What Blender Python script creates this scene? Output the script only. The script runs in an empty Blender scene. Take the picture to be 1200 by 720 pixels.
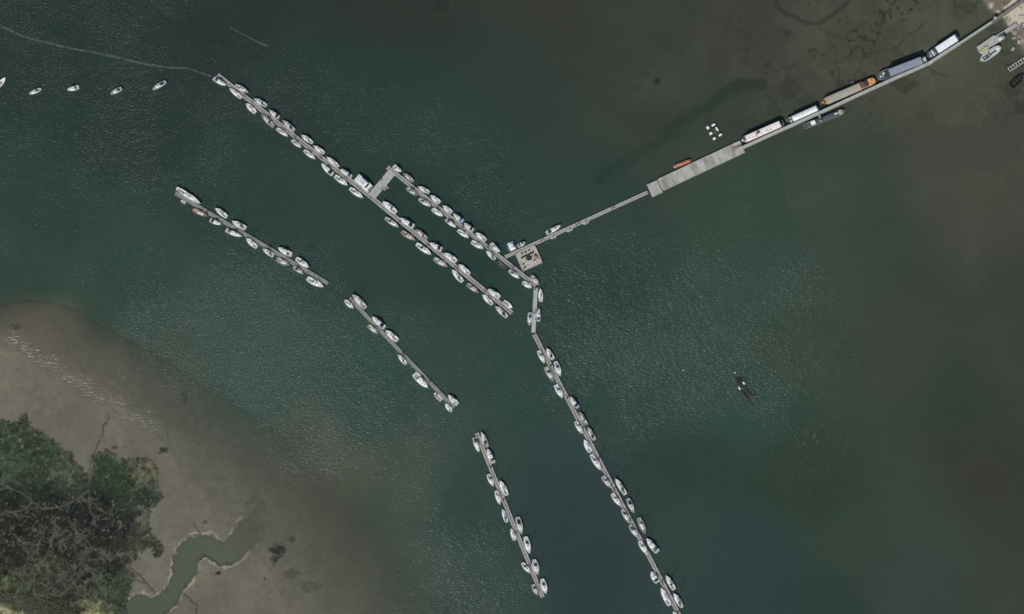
import bpy, math, random
import numpy as np
from mathutils import Vector
random.seed(7); np.random.seed(7)
scene = bpy.context.scene
COL = scene.collection
# ------------------------------------------------------------------ camera
S = 0.5                      # metres per photograph pixel
def W(px, py): return ((px-600.0)*S, (360.0-py)*S)
CAM_H = 1400.0
cam = bpy.data.cameras.new('camera'); cam.sensor_width = 36; cam.lens = 36*CAM_H/600.0
cam.clip_start = 1.0; cam.clip_end = 30000
co = bpy.data.objects.new('camera', cam); COL.objects.link(co); co.location = (0, 0, CAM_H); scene.camera = co
# ------------------------------------------------------------------ light
SUN_EL, SUN_AZ = 42.0, 205.0          # degrees; azimuth clockwise from north (+Y)
world = bpy.data.worlds.new('World'); scene.world = world; world.use_nodes = True
wn = world.node_tree; wn.nodes.clear()
sky = wn.nodes.new('ShaderNodeTexSky'); sky.sky_type = 'NISHITA'; sky.sun_disc = False
sky.sun_elevation = math.radians(SUN_EL); sky.sun_rotation = math.radians(SUN_AZ)
bg = wn.nodes.new('ShaderNodeBackground'); bg.inputs['Strength'].default_value = 0.08
wo = wn.nodes.new('ShaderNodeOutputWorld')
wn.links.new(sky.outputs[0], bg.inputs['Color']); wn.links.new(bg.outputs[0], wo.inputs['Surface'])
sun = bpy.data.lights.new('sun', 'SUN'); sun.energy = 3.8; sun.angle = math.radians(0.53); sun.color = (1.0, 0.97, 0.93)
so = bpy.data.objects.new('sun', sun); COL.objects.link(so)
az, el = math.radians(SUN_AZ), math.radians(SUN_EL)
to_sun = Vector((math.sin(az)*math.cos(el), math.cos(az)*math.cos(el), math.sin(el)))
so.rotation_euler = to_sun.to_track_quat('Z', 'Y').to_euler()
scene.view_settings.view_transform = 'Standard'; scene.view_settings.look = 'None'
scene.view_settings.exposure = 0.0; scene.view_settings.gamma = 1.0
scene.cycles.max_bounces = 5; scene.cycles.transparent_max_bounces = 6
scene.cycles.use_denoising = False
scene.cycles.filter_width = 1.75

# ------------------------------------------------------------------ helpers
def s2l(c):
    c = np.asarray(c, float)/255.0
    return np.where(c <= 0.04045, c/12.92, ((c+0.055)/1.055)**2.4)
def tag(o, label=None, cat=None, group=None, kind=None):
    if label: o['label'] = label
    if cat: o['category'] = cat
    if group: o['group'] = group
    if kind: o['kind'] = kind
    return o
def empty(name, loc, rz=0.0, **k):
    o = bpy.data.objects.new(name, None); COL.objects.link(o)
    o.location = loc; o.rotation_euler = (0, 0, rz); o.empty_display_size = 0.5
    return tag(o, **k)
class MB:
    def __init__(s): s.v = []; s.f = []
    def add(s, vs, fs):
        n = len(s.v); s.v += [tuple(v) for v in vs]; s.f += [tuple(i+n for i in f) for f in fs]; return s
    def box(s, c, d, rz=0.0, taper=1.0):
        x, y, z = c; a, b, h = d[0]/2, d[1]/2, d[2]/2
        cs, sn = math.cos(rz), math.sin(rz); vs = []
        for k, t in ((-1, 1.0), (1, taper)):
            for i, j in ((-1, -1), (1, -1), (1, 1), (-1, 1)):
                u, w = i*a*t, j*b*t
                vs.append((x+u*cs-w*sn, y+u*sn+w*cs, z+k*h))
        return s.add(vs, [(3, 2, 1, 0), (4, 5, 6, 7), (0, 1, 5, 4), (1, 2, 6, 5), (2, 3, 7, 6), (3, 0, 4, 7)])
    def tube(s, p, q, r, r2=None, n=6):
        p, q = Vector(p), Vector(q); r2 = r if r2 is None else r2
        d = (q-p).normalized(); u = d.orthogonal().normalized(); w = d.cross(u); vs = []
        for c, rr in ((p, r), (q, r2)):
            for k in range(n):
                a = 2*math.pi*k/n; vs.append(c+u*(rr*math.cos(a))+w*(rr*math.sin(a)))
        fs = [(k, (k+1) % n, n+(k+1) % n, n+k) for k in range(n)] + [tuple(range(n-1, -1, -1)), tuple(range(n, 2*n))]
        return s.add(vs, fs)
    def path(s, pts, r, n=5):
        for a, b in zip(pts[:-1], pts[1:]): s.tube(a, b, r, n=n)
        return s
    def prism(s, poly, z0, z1, inset=0.0):
        n = len(poly); cx = sum(p[0] for p in poly)/n; cy = sum(p[1] for p in poly)/n
        vs = [(x, y, z0) for x, y in poly] + [(cx+(x-cx)*(1-inset), cy+(y-cy)*(1-inset), z1) for x, y in poly]
        area = sum(poly[i][0]*poly[(i+1) % n][1]-poly[(i+1) % n][0]*poly[i][1] for i in range(n))
        top = tuple(range(n, 2*n)); bot = tuple(range(n-1, -1, -1))
        side = [(i, (i+1) % n, n+(i+1) % n, n+i) for i in range(n)]
        if area < 0: top = top[::-1]; bot = bot[::-1]; side = [f[::-1] for f in side]
        return s.add(vs, [top, bot]+side)
    def loft(s, secs, caps=True, closed=False):
        m = len(secs[0]); vs = [p for sec in secs for p in sec]; fs = []
        for i in range(len(secs)-1):
            for j in range(m if closed else m-1):
                a, b = i*m+j, i*m+(j+1) % m
                fs.append((a, b, b+m, a+m))
        if caps: fs += [tuple(range(m-1, -1, -1)), tuple(range((len(secs)-1)*m, len(secs)*m))]
        return s.add(vs, fs)
    def torus(s, c, R, r, n=12, m=6):
        vs = []; fs = []
        for i in range(n):
            a = 2*math.pi*i/n
            for j in range(m):
                b = 2*math.pi*j/m; rr = R+r*math.cos(b)
                vs.append((c[0]+rr*math.cos(a), c[1]+rr*math.sin(a), c[2]+r*math.sin(b)))
        for i in range(n):
            for j in range(m):
                fs.append((i*m+j, ((i+1) % n)*m+j, ((i+1) % n)*m+(j+1) % m, i*m+(j+1) % m))
        return s.add(vs, fs)
    def dome(s, c, r, h, n=10, rings=3):
        vs = []; fs = []
        for i in range(rings):
            a = (math.pi/2)*i/rings
            for k in range(n):
                b = 2*math.pi*k/n; vs.append((c[0]+r*math.cos(a)*math.cos(b), c[1]+r*math.cos(a)*math.sin(b), c[2]+h*math.sin(a)))
        vs.append((c[0], c[1], c[2]+h)); t = len(vs)-1
        for i in range(rings-1):
            for k in range(n): fs.append((i*n+k, i*n+(k+1) % n, (i+1)*n+(k+1) % n, (i+1)*n+k))
        for k in range(n): fs.append(((rings-1)*n+k, (rings-1)*n+(k+1) % n, t))
        return s.add(vs, fs)
    def build(s, name, mat, parent=None, smooth=False, **k):
        me = bpy.data.meshes.new(name); me.from_pydata([tuple(v) for v in s.v], [], s.f); me.update()
        me.materials.append(mat)
        if smooth: me.polygons.foreach_set('use_smooth', [True]*len(me.polygons))
        o = bpy.data.objects.new(name, me); COL.objects.link(o)
        if parent is not None: o.parent = parent
        return tag(o, **k)
# ------------------------------------------------------------------ materials
class N:
    def __init__(s, name):
        s.m = bpy.data.materials.new(name); s.m.use_nodes = True; s.t = s.m.node_tree; s.t.nodes.clear()
        s.out = s.n('ShaderNodeOutputMaterial')
    def n(s, typ, **k):
        o = s.t.nodes.new(typ)
        for a, b in k.items(): setattr(o, a, b)
        return o
    def l(s, a, b): s.t.links.new(a, b)
    def math(s, op, a, b=None, clamp=False):
        o = s.n('ShaderNodeMath', operation=op, use_clamp=clamp)
        for i, v in enumerate((a, b)):
            if v is None: continue
            if hasattr(v, 'default_value') and not isinstance(v, (int, float)): s.l(v, o.inputs[i])
            else: o.inputs[i].default_value = v
        return o.outputs[0]
    def noise(s, vec, scale, detail=3.0, rough=0.5, sc=None, rot=0.0):
        if sc is not None:
            mp = s.n('ShaderNodeMapping'); mp.inputs['Scale'].default_value = sc; mp.inputs['Rotation'].default_value = (0, 0, rot)
            s.l(vec, mp.inputs['Vector']); vec = mp.outputs[0]
        o = s.n('ShaderNodeTexNoise'); o.inputs['Scale'].default_value = scale; o.inputs['Detail'].default_value = detail
        o.inputs['Roughness'].default_value = rough; s.l(vec, o.inputs['Vector']); return o.outputs['Fac']
    def ramp(s, fac, stops):
        o = s.n('ShaderNodeValToRGB'); e = o.color_ramp.elements
        for i, (p, c) in enumerate(stops):
            el_ = e[i] if i < 2 else e.new(p)
            el_.position = p; el_.color = tuple(c)+(1,) if len(c) == 3 else c
        s.l(fac, o.inputs['Fac']); return o.outputs['Color']
MATS = {}
def paint(name, c, c2=None, rough=0.5, scale=1.2, metal=0.0, bump=0.0, bscale=8.0, sc=None, amt=(0.35, 0.7), spec=0.4, coord='Object', rnd=137.0):
    """weathered surface: two own colours mixed by stains"""
    if name in MATS: return MATS[name]
    k = N(name); c = tuple(s2l(c)) if max(c) > 1.0 else c
    c2 = tuple(v*0.72 for v in c) if c2 is None else (tuple(s2l(c2)) if max(c2) > 1.0 else c2)
    tc = k.n('ShaderNodeTexCoord').outputs[coord]
    oi = k.n('ShaderNodeObjectInfo'); add = k.n('ShaderNodeVectorMath', operation='ADD'); mul = k.n('ShaderNodeVectorMath', operation='SCALE')
    cmb = k.n('ShaderNodeCombineXYZ'); k.l(oi.outputs['Random'], cmb.inputs[0]); k.l(oi.outputs['Random'], cmb.inputs[1])
    k.l(cmb.outputs[0], mul.inputs[0]); mul.inputs['Scale'].default_value = rnd
    k.l(tc, add.inputs[0]); k.l(mul.outputs[0], add.inputs[1]); v = add.outputs[0]
    fac = k.noise(v, scale, 5.0, 0.65, sc=sc)
    col = k.ramp(fac, [(amt[0], c), (amt[1], c2)])
    p = k.n('ShaderNodeBsdfPrincipled'); k.l(col, p.inputs['Base Color'])
    p.inputs['Roughness'].default_value = rough; p.inputs['Metallic'].default_value = metal; p.inputs['Specular IOR Level'].default_value = spec
    if bump > 0:
        b = k.n('ShaderNodeBump'); b.inputs['Strength'].default_value = 1.0; b.inputs['Distance'].default_value = bump
        k.l(k.noise(v, bscale, 3.0, 0.6, sc=sc), b.inputs['Height']); k.l(b.outputs[0], p.inputs['Normal'])
    k.l(p.outputs[0], k.out.inputs['Surface']); MATS[name] = k.m; return k.m
def planks(name, c, c2, gap, pitch=0.45, axis='X'):
    """boards laid across the run, weathered, with dark joints"""
    k = N(name); tc = k.n('ShaderNodeTexCoord').outputs['Object']
    sep = k.n('ShaderNodeSeparateXYZ'); k.l(tc, sep.inputs[0]); x = sep.outputs[axis]
    u = k.math('DIVIDE', x, pitch); fr = k.math('FRACT', u); fl = k.math('FLOOR', u)
    wn_ = k.n('ShaderNodeTexWhiteNoise', noise_dimensions='1D'); k.l(fl, wn_.inputs['W'])
    st = k.noise(tc, 0.35, 5.0, 0.6); f = k.math('ADD', k.math('MULTIPLY', wn_.outputs['Value'], 0.45), k.math('MULTIPLY', st, 0.75))
    col = k.ramp(f, [(0.3, tuple(s2l(c))), (0.85, tuple(s2l(c2)))])
    j = k.math('LESS_THAN', fr, 0.12); mx = k.n('ShaderNodeMix', data_type='RGBA'); k.l(j, mx.inputs['Factor'])
    k.l(col, mx.inputs[6]); mx.inputs[7].default_value = tuple(s2l(gap))+(1,)
    p = k.n('ShaderNodeBsdfPrincipled'); k.l(mx.outputs[2], p.inputs['Base Color']); p.inputs['Roughness'].default_value = 0.85
    p.inputs['Specular IOR Level'].default_value = 0.2
    k.l(p.outputs[0], k.out.inputs['Surface']); return k.m
GEL = paint('gelcoat_white', (238, 241, 236), (212, 216, 210), 0.35, 1.6)
GEL2 = paint('gelcoat_cream', (226, 221, 208), (192, 187, 174), 0.4, 1.6)
GEL3 = paint('gelcoat_dull', (190, 193, 188), (150, 155, 150), 0.5, 1.6)
DECKW = paint('deck_nonskid', (230, 233, 227), (194, 198, 192), 0.75, 1.9)
DECK2 = paint('deck_grey', (190, 192, 187), (150, 153, 149), 0.8, 1.9)
TEAK = paint('teak_deck', (156, 144, 130), (124, 114, 102), 0.8, 2.0)
COCK = paint('cockpit_sole', (168, 171, 167), (120, 124, 121), 0.7, 1.4)
GLASS = paint('dark_glazing', (18, 22, 26), (34, 40, 46), 0.12, 2.0, spec=0.6)
CANV = {'N': paint('canvas_navy', (26, 32, 82), (38, 46, 104), 0.9, 2.0, bump=0.03),
        'B': paint('canvas_blue', (44, 84, 150), (66, 108, 172), 0.9, 2.0, bump=0.03),
        'K': paint('canvas_black', (26, 28, 32), (46, 48, 52), 0.9, 2.0, bump=0.03),
        'G': paint('canvas_grey', (96, 98, 104), (70, 72, 80), 0.9, 2.0, bump=0.03),
        'W': paint('canvas_white', (204, 206, 202), (160, 162, 160), 0.9, 2.0, bump=0.03),
        'T': paint('canvas_tan', (150, 128, 112), (112, 92, 82), 0.9, 2.0, bump=0.03),
        'R': paint('canvas_orange', (196, 128, 96), (172, 108, 80), 0.9, 2.0, bump=0.03)}
ALU = paint('aluminium', (150, 152, 152), (110, 112, 114), 0.4, 2.0, metal=0.6)
DARK = paint('dark_rubber', (22, 23, 25), (40, 41, 43), 0.7, 2.0)
STEEL = paint('rusty_steel', (60, 50, 44), (96, 66, 48), 0.8, 2.5, bump=0.02)
ANTIF = paint('antifoul', (24, 40, 58), (40, 46, 44), 0.7, 1.5)
ORANGE = paint('orange_paint', (222, 164, 104), (204, 134, 82), 0.6, 2.0)
WOOD = paint('weathered_wood', (104, 92, 80), (72, 62, 54), 0.9, 1.5, bump=0.03)
CREAM = paint('cream_paint', (200, 194, 160), (158, 152, 122), 0.6, 2.0)
PINKW = paint('pink_white_roof', (238, 230, 224), (214, 203, 198), 0.8, 0.9)
WHITER = paint('white_roof', (238, 241, 239), (212, 217, 215), 0.6, 0.7)
GREYBL = paint('blue_grey_roof', (140, 148, 158), (122, 130, 142), 0.7, 0.8)
BEIGE = paint('beige_hatch_boards', (172, 166, 150), (142, 136, 122), 0.85, 0.9, sc=(0.5, 3, 1))
DKGREY = paint('dark_grey_deck', (88, 90, 98), (62, 66, 72), 0.8, 1.2)
GREEN = paint('dark_green_paint', (52, 66, 54), (36, 48, 40), 0.7, 1.5)
BLACKH = paint('black_hull', (24, 25, 28), (44, 42, 42), 0.5, 1.0)
CONC = paint('stained_concrete', (172, 171, 162), (134, 130, 124), 0.9, 0.30, sc=(1.3, 0.35, 1), bump=0.01, amt=(0.40, 0.62), rnd=0.0)
CONC2 = paint('pale_concrete', (172, 172, 165), (144, 144, 138), 0.9, 0.5, bump=0.01)
EDGE = paint('pale_edge_beam', (196, 194, 187), (158, 156, 150), 0.85, 0.8)
SAND = paint('sandy_deck', (186, 180, 168), (152, 144, 132), 0.9, 0.6, amt=(0.3, 0.75))
PLK = [planks('pontoon_planks_brown', (146, 140, 136), (122, 117, 113), (92, 88, 85), 0.6),
       planks('pontoon_planks_grey', (150, 150, 143), (126, 127, 120), (94, 96, 90), 0.6),
       planks('pontoon_planks_pale', (182, 184, 178), (156, 159, 154), (124, 126, 122), 0.6),
       planks('pontoon_planks_green', (140, 142, 134), (116, 119, 111), (88, 91, 84), 0.6)]
# ------------------------------------------------------------------ numpy fields over photograph pixels
def vnoise(x, y, seed):
    xi = np.floor(x).astype(np.int64); yi = np.floor(y).astype(np.int64); xf = x-xi; yf = y-yi
    def h(a, b):
        n = (a*374761393+b*668265263+seed*1442695041) & 0xffffffff
        n = ((n ^ (n >> 13))*1274126177) & 0xffffffff
        return ((n ^ (n >> 16)) & 0xffff)/65535.0
    u = xf*xf*(3-2*xf); v = yf*yf*(3-2*yf)
    return (h(xi, yi)*(1-u)+h(xi+1, yi)*u)*(1-v)+(h(xi, yi+1)*(1-u)+h(xi+1, yi+1)*u)*v
def fbm(x, y, s, seed, o=4):
    t = 0; a = 0.5; f = 1.0/s; n = 0
    for i in range(o): t = t+a*vnoise(x*f, y*f, seed+i*17); n += a; a *= .5; f *= 2.03
    return t/n
def inpoly(X, Y, P):
    r = np.zeros(X.shape, bool); n = len(P)
    for i in range(n):
        x0, y0 = P[i]; x1, y1 = P[(i+1) % n]
        if y0 == y1: continue
        c = ((y0 > Y) != (y1 > Y)) & (X < (x1-x0)*(Y-y0)/(y1-y0)+x0); r ^= c
    return r
def ldist(X, Y, P, closed=False, lim=None):
    d = np.full(X.shape, 1e9 if lim is None else lim); Q = list(zip(P, P[1:]+([P[0]] if closed else [])))
    if not closed: Q = Q[:len(P)-1]
    for (x0, y0), (x1, y1) in Q:
        if lim is not None:
            m = (X > min(x0, x1)-lim) & (X < max(x0, x1)+lim) & (Y > min(y0, y1)-lim) & (Y < max(y0, y1)+lim)
            if not m.any(): continue
            xx, yy = X[m], Y[m]
        else: xx, yy = X, Y
        dx, dy = x1-x0, y1-y0; L = dx*dx+dy*dy+1e-9
        t = np.clip(((xx-x0)*dx+(yy-y0)*dy)/L, 0, 1); e = np.hypot(xx-x0-t*dx, yy-y0-t*dy)
        if lim is not None: d[m] = np.minimum(d[m], e)
        else: d = np.minimum(d, e)
    return d
def sdf(X, Y, P):       # negative inside
    d = ldist(X, Y, P, True); return np.where(inpoly(X, Y, P), -d, d)
def idw(X, Y, pts, soft=35.0, p=2.2):
    n = len(pts[0])-2; acc = [0.0]*n; w = 0.0
    for q in pts:
        k = 1.0/(((X-q[0])**2+(Y-q[1])**2+soft*soft)**p); w = w+k
        for i in range(n): acc[i] = acc[i]+k*q[2+i]
    return [a/w for a in acc]
def sm(x, a, b):
    t = np.clip((x-a)/(b-a), 0, 1); return t*t*(3-2*t)
DEPTH = [(100, 250, 6), (300, 150, 6), (450, 350, 6), (700, 500, 6), (600, 650, 6), (900, 650, 5), (200, 50, 6), (700, 350, 5),
         (450, 120, 5), (600, 120, 3.2), (450, 10, 2.6), (620, 30, 1.8), (760, 60, .8), (768, 96, .3), (517, 5, .7), (404, 3, .8), (700, 200, 2.6), (850, 100, .5), (980, 60, .28),
         (1090, 40, .22), (1150, 150, .35), (1150, 300, .5), (1050, 250, 1.1), (950, 250, 2.2), (850, 220, 2.6), (1150, 450, 1.1),
         (1050, 420, 2), (900, 400, 5), (1100, 600, 1.6), (1180, 600, 1.0), (1000, 600, 3), (1180, 700, 1.8), (1050, 700, 4), (1400, 300, .3),
         (1400, 700, 1), (900, -100, .3), (920, 120, .4), (1000, 120, .45), (-100, 100, 6), (400, 600, 6), (500, 500, 6), (800, 800, 6), (330, 25, 4)]
WL = [(-400, 380), (-60, 380), (0, 405), (60, 438), (120, 476), (185, 515), (212, 548), (232, 580), (250, 602), (272, 620), (286, 640), (312, 664), (335, 700), (350, 745), (380, 1100), (-400, 1100)]
OE = [(-400, 350), (-60, 362), (0, 358), (28, 353), (62, 355), (92, 365), (110, 378), (150, 400), (200, 432), (255, 468), (300, 500), (345, 545), (390, 590), (440, 640), (490, 730), (520, 1100), (-400, 1100)]
CREEK = [(140, 760), (150, 707), (158, 696), (168, 695), (178, 701), (186, 698), (191, 691), (198, 683), (202, 672), (202, 657), (207, 644), (217, 633), (227, 627), (237, 627), (247, 626), (257, 632), (263, 636), (270, 627), (277, 617), (290, 602), (312, 580), (350, 590), (340, 622), (300, 638), (290, 648), (278, 658), (267, 663), (257, 662), (248, 657), (240, 652), (232, 658), (232, 670), (223, 682), (213, 694), (207, 707), (192, 722), (170, 760)]
MARSH = [(-400, 480), (0, 492), (14, 497), (30, 487), (36, 500), (48, 506), (62, 515), (75, 524), (92, 545), (104, 560), (108, 535), (122, 528), (134, 530), (140, 540), (160, 538), (176, 540), (186, 552), (184, 566), (191, 581), (187, 592), (176, 598), (172, 612), (176, 622), (190, 640), (191, 650), (182, 655), (172, 642), (164, 650), (150, 664), (160, 676), (152, 692), (148, 720), (140, 800), (-400, 800)]
LAND = [(1156, -60), (1153, 0), (1160, 9), (1172, 16), (1180, 26), (1183, 34), (1190, 42), (1196, 52), (1204, 70), (1214, 110), (1300, 180), (1900, 300), (1900, -700), (1180, -700)]
CREEKS = [[(104, 575), (90, 585), (70, 595), (50, 597), (38, 588), (25, 578), (10, 572), (-8, 575)], [(38, 588), (30, 598), (12, 601), (-5, 606)], [(104, 575), (104, 590), (106, 602)],
          [(104, 585), (118, 596), (126, 604)], [(0, 684), (14, 676), (28, 668), (33, 656), (40, 648), (39, 640), (26, 637), (18, 628)], [(40, 640), (48, 633), (60, 637), (62, 644), (55, 655)],
          [(71, 645), (73, 633), (86, 630), (100, 632), (110, 643), (124, 648), (137, 652)], [(94, 662), (100, 660), (108, 667), (116, 670), (121, 675)], [(81, 664), (78, 674), (70, 681), (58, 690), (50, 694)],
          [(95, 662), (95, 673), (88, 684), (78, 692), (72, 700)], [(109, 676), (103, 684), (99, 694), (101, 706), (112, 708)], [(86, 640), (92, 650), (95, 658), (110, 656), (122, 656), (116, 652)],
          [(42, 663), (50, 672), (57, 676)], [(20, 673), (30, 684), (34, 692)], [(124, 680), (124, 700), (126, 715)], [(82, 612), (88, 624), (90, 630)], [(60, 604), (64, 616), (66, 626), (72, 628)]]
rc = random.Random(3)
def grow(x, y, a, n, out):
    pts = [(x, y)]
    for i in range(n):
        a += rc.uniform(-.9, .9); q_ = rc.uniform(1.6, 3.4); x += math.cos(a)*q_; y += math.sin(a)*q_; pts.append((x, y))
        if n > 3 and rc.random() < .35: grow(x, y, a+rc.choice((-1, 1))*rc.uniform(.6, 1.4), n//2, out)
    out.append(pts)
for c in list(CREEKS):
    for (x, y) in c[1:]:
        if x < 140 and y > 585:
            for _ in range(2): grow(x, y, rc.uniform(0, 6.28), rc.randint(4, 7), CREEKS)
for i in range(60):
    x, y = rc.uniform(-5, 140), rc.uniform(590, 700)
    grow(x, y, rc.uniform(0, 6.28), rc.randint(2, 5), CREEKS)
CRACK = [(128, 485), (124, 495), (121, 499), (122, 506), (118, 514), (114, 522), (110, 531), (106, 540), (105, 552), (102, 565), (98, 572)]
GUT = [[(0, 664), (8, 668), (16, 674), (22, 682), (30, 692), (34, 698)], [(-5, 676), (12, 680), (22, 683)], [(213, 694), (222, 700), (230, 708), (231, 722)], [(228, 613), (232, 620), (235, 627)]]
GUT = [[(x+150, y) if i != 2 and i != 3 else (x, y) for x, y in g] for i, g in enumerate(GUT)]
TRENCH = [(907, -10), (908, 5), (916, 13), (930, 20), (940, 25), (950, 26), (962, 25), (972, 18), (982, 11), (997, 1), (1006, -8)]
SW1 = [[(1033, 15), (1032, 28), (1029, 45), (1027, 60), (1028, 78)], [(1010, 62), (1008, 78), (1000, 92)], [(866, 20), (865, 45), (880, 48), (895, 46), (902, 36)], [(960, 30), (975, 40), (990, 46)], [(912, 75), (925, 80), (936, 74)], [(985, 110), (982, 90), (978, 70)], [(1050, 58), (1064, 40), (1080, 30)], [(1080, 78), (1095, 82), (1110, 90)]]
TR2 = [(700, 212), (735, 188), (780, 160), (800, 143), (820, 130), (832, 122), (845, 112), (857, 105), (872, 101), (892, 99)]
WEED = [(770, 96, 5, 4, 1.6), (757.5, 86, 3.5, 3, .5), (746, 102, 4, 3, .35), (517, 5, 11, 8, .8), (404, 3, 9, 6, .6), (18, 383, 6, 3.5, .7), (216, 465, 4, 6, .5), (325, 645, 9, 11, 1.0), (320, 655, 6, 6, .7), (342, 633, 5, 4, .6),
        (366, 595, 3, 3, .5), (343, 672, 9, 5, .4), (362, 688, 10, 8, .35), (355, 588, 4, 3, .4), (300, 620, 2, 2, .5), (240, 612, 3, 2, .5), (256, 672, 3, 2, .9), (192, 528, 5, 4, .8), (188, 531, 4, 2, .6), (920, 38, 7, 6, .55), (1103, 590, 3, 3, .3), (1173, 100, 3, 2, .6), (137, 524, 4, 2, .7), (310, 678, 2, 2, .8), (1120, 626, 2, 2, .7), (1143, 284, 3, 2, .6),
        (1060, 100, 15, 9, .7), (890, 160, 9, 6, .3), (900, 118, 12, 8, .3), (925, 105, 14, 10, .45), (945, 118, 12, 8, .45), (905, 130, 10, 8, .4), (965, 70, 5, 12, .25), (1195, 75, 6, 5, .7), (1183, 78, 5, 5, .7), (1188, 108, 12, 4, .7), (1196, 125, 6, 8, .7), (1176, 62, 8, 4, .5), (1165, 33, 7, 4, .5), (880, 140, 8, 5, .3), (1135, 8, 16, 9, .5), (1120, 18, 10, 7, .3), (1012, 88, 6, 6, .4), (1050, 60, 8, 5, .35), (300, 590, 12, 9, .25), (255, 560, 16, 6, .1)]
def terrain(X, Y):
    D = idw(X, Y, DEPTH)[0]*(0.85+.3*fbm(X, Y, 60, 5))
    wx = X+(fbm(X, Y, 22, 11)-.5)*16; wy = Y+(fbm(X, Y, 22, 12)-.5)*16
    dW = sdf(wx, wy, WL); dO = sdf(X+(fbm(X, Y, 10, 21)-.5)*5, Y+(fbm(X, Y, 10, 22)-.5)*5, OE)
    sc = 9+110*sm(X, 130, 420); outer = .55+(D-.55)*(1-np.exp(-np.maximum(dO, 0)/sc))
    t = dW/(dW+np.maximum(-dO, 0)+1e-6); inner = .04+.5*np.clip(t, 0, 1)**1.4
    d = np.where(dO > 0, outer, inner); d = np.where(dW < 0, -np.minimum(-dW*.010, .35)-.02, d)
    # creek
    cx = X+(fbm(X, Y, 6, 31)-.5)*7; cy = Y+(fbm(X, Y, 6, 32)-.5)*7
    dC = sdf(cx, cy, CREEK); mouth = sm(X, 250, 330)
    d = np.maximum(d, np.clip(-dC/3.0, -1, 1)*(.9-.55*mouth)*np.where(dC < 3, 1, 0)-.0) if False else np.where(dC < 0, np.maximum(d, np.minimum(1.0-.97*mouth, -dC*.20)), d)
    # marsh platform
    mx = X+(fbm(X, Y, 9, 41)-.5)*7+(fbm(X, Y, 2.6, 44, 4)-.5)*10; my = Y+(fbm(X, Y, 9, 42)-.5)*7+(fbm(X, Y, 2.6, 45, 4)-.5)*10
    dM = sdf(mx, my, MARSH); marsh = sm(-dM, -.6, 1.2); d = d*(1-marsh)+marsh*(-.75-.25*fbm(X, Y, 14, 43))
    loc = (X < 345) & (Y > 470)
    dc = np.full(X.shape, 9.0); xw = X+(fbm(X, Y, 5, 51)-.5)*4.5; yw = Y+(fbm(X, Y, 5, 52)-.5)*4.5
    for c in CREEKS: dc = np.minimum(dc, ldist(xw, yw, c, False, 9.0))
    main = np.full(X.shape, 9.0)
    for c in CREEKS[:3]: main = np.minimum(main, ldist(xw, yw, c, False, 9.0))
    crw = np.maximum((1-sm(dc, .15, .85))*(.5+.6*fbm(X, Y, 7, 57)), .85*(1-sm(main, .4, 1.5)))*marsh
    d = d+crw*.45
    ck = 1-sm(ldist(xw, yw, CRACK, False, 9.0), .35, 1.1); d = d+ck*.28*np.where(d < .1, 1, 0)
    gt = np.zeros(X.shape)
    for g in GUT: gt = np.maximum(gt, 1-sm(ldist(xw, yw, g, False, 9.0), .5, 1.5))
    d = d+gt*.3
    # far flat channels
    tx = X+(fbm(X, Y, 18, 61)-.5)*9; ty = Y+(fbm(X, Y, 18, 62)-.5)*9
    tr = 1-sm(ldist(tx, ty, TRENCH, False, 20.0), .5, 3.2)
    for g in SW1: tr = np.maximum(tr, .55*(1-sm(ldist(tx, ty, g, False, 20.0), .3, 2.2)))
    t2 = 1-sm(ldist(tx, ty, TR2, False, 40.0), 1.5, 10)
    d = d+.15*tr+.45*t2
    # land
    dL = sdf(X+(fbm(X, Y, 12, 71)-.5)*9, Y+(fbm(X, Y, 12, 72)-.5)*9, LAND)
    d = np.minimum(d, .25+.02*dL) if False else np.where(dL < 14, d*sm(dL, -1, 14)+(1-sm(dL, -1, 14))*(.02*np.maximum(dL, -40)*1.4), d)
    # ------- own colours
    n1 = fbm(X, Y, 45, 81); n2 = fbm(X, Y, 7, 82, 5); n3 = fbm(X, Y, 2.4, 83, 3)
    mud_w = s2l((107, 103, 89)); mud_e = s2l((96, 101, 82)); peb = s2l((82, 78, 68))
    e = sm(X, 500, 900)
    C = [mud_w[i]*(1-e)+mud_e[i]*e for i in range(3)]
    brn = sm(fbm(X, Y, 45, 91, 5), .42, .62)*e*.7
    C = [C[i]*(1-brn)+peb[i]*brn for i in range(3)]
    # algae film on the eastern flat
    alg = sm(fbm(X, Y, 30, 92), .45, .65)*sm(Y, 140, 20)*sm(X, 930, 1060)*.5; ac = s2l((98, 100, 70))
    C = [C[i]*(1-alg)+ac[i]*alg for i in range(3)]
    # dry crust near the shoreline and bank lips
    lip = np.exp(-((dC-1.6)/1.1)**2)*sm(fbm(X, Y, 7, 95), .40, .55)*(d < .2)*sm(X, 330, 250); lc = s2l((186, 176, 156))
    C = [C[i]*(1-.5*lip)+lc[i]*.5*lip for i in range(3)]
    rim = np.exp(-((dC+.3)/.9)**2)*sm(fbm(X, Y, 6, 94), .5, .6)*sm(X, 300, 250); rk_ = s2l((50, 50, 40))
    C = [C[i]*(1-.8*rim)+rk_[i]*.8*rim for i in range(3)]
    k = (.86+.28*n2)*(.82+.36*n1)*(.93+.14*n3)
    C = [c*k for c in C]
    wd = np.clip(ck+gt*.8, 0, 1)*.7; wc = s2l((52, 48, 40))
    C = [C[i]*(1-wd)+wc[i]*wd for i in range(3)]
    wt = np.clip(tr*.85+t2*.75, 0, 1); wc2 = s2l((24, 36, 30))
    C = [C[i]*(1-wt)+wc2[i]*wt for i in range(3)]
    # weed clumps
    g = np.zeros(X.shape)
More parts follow.
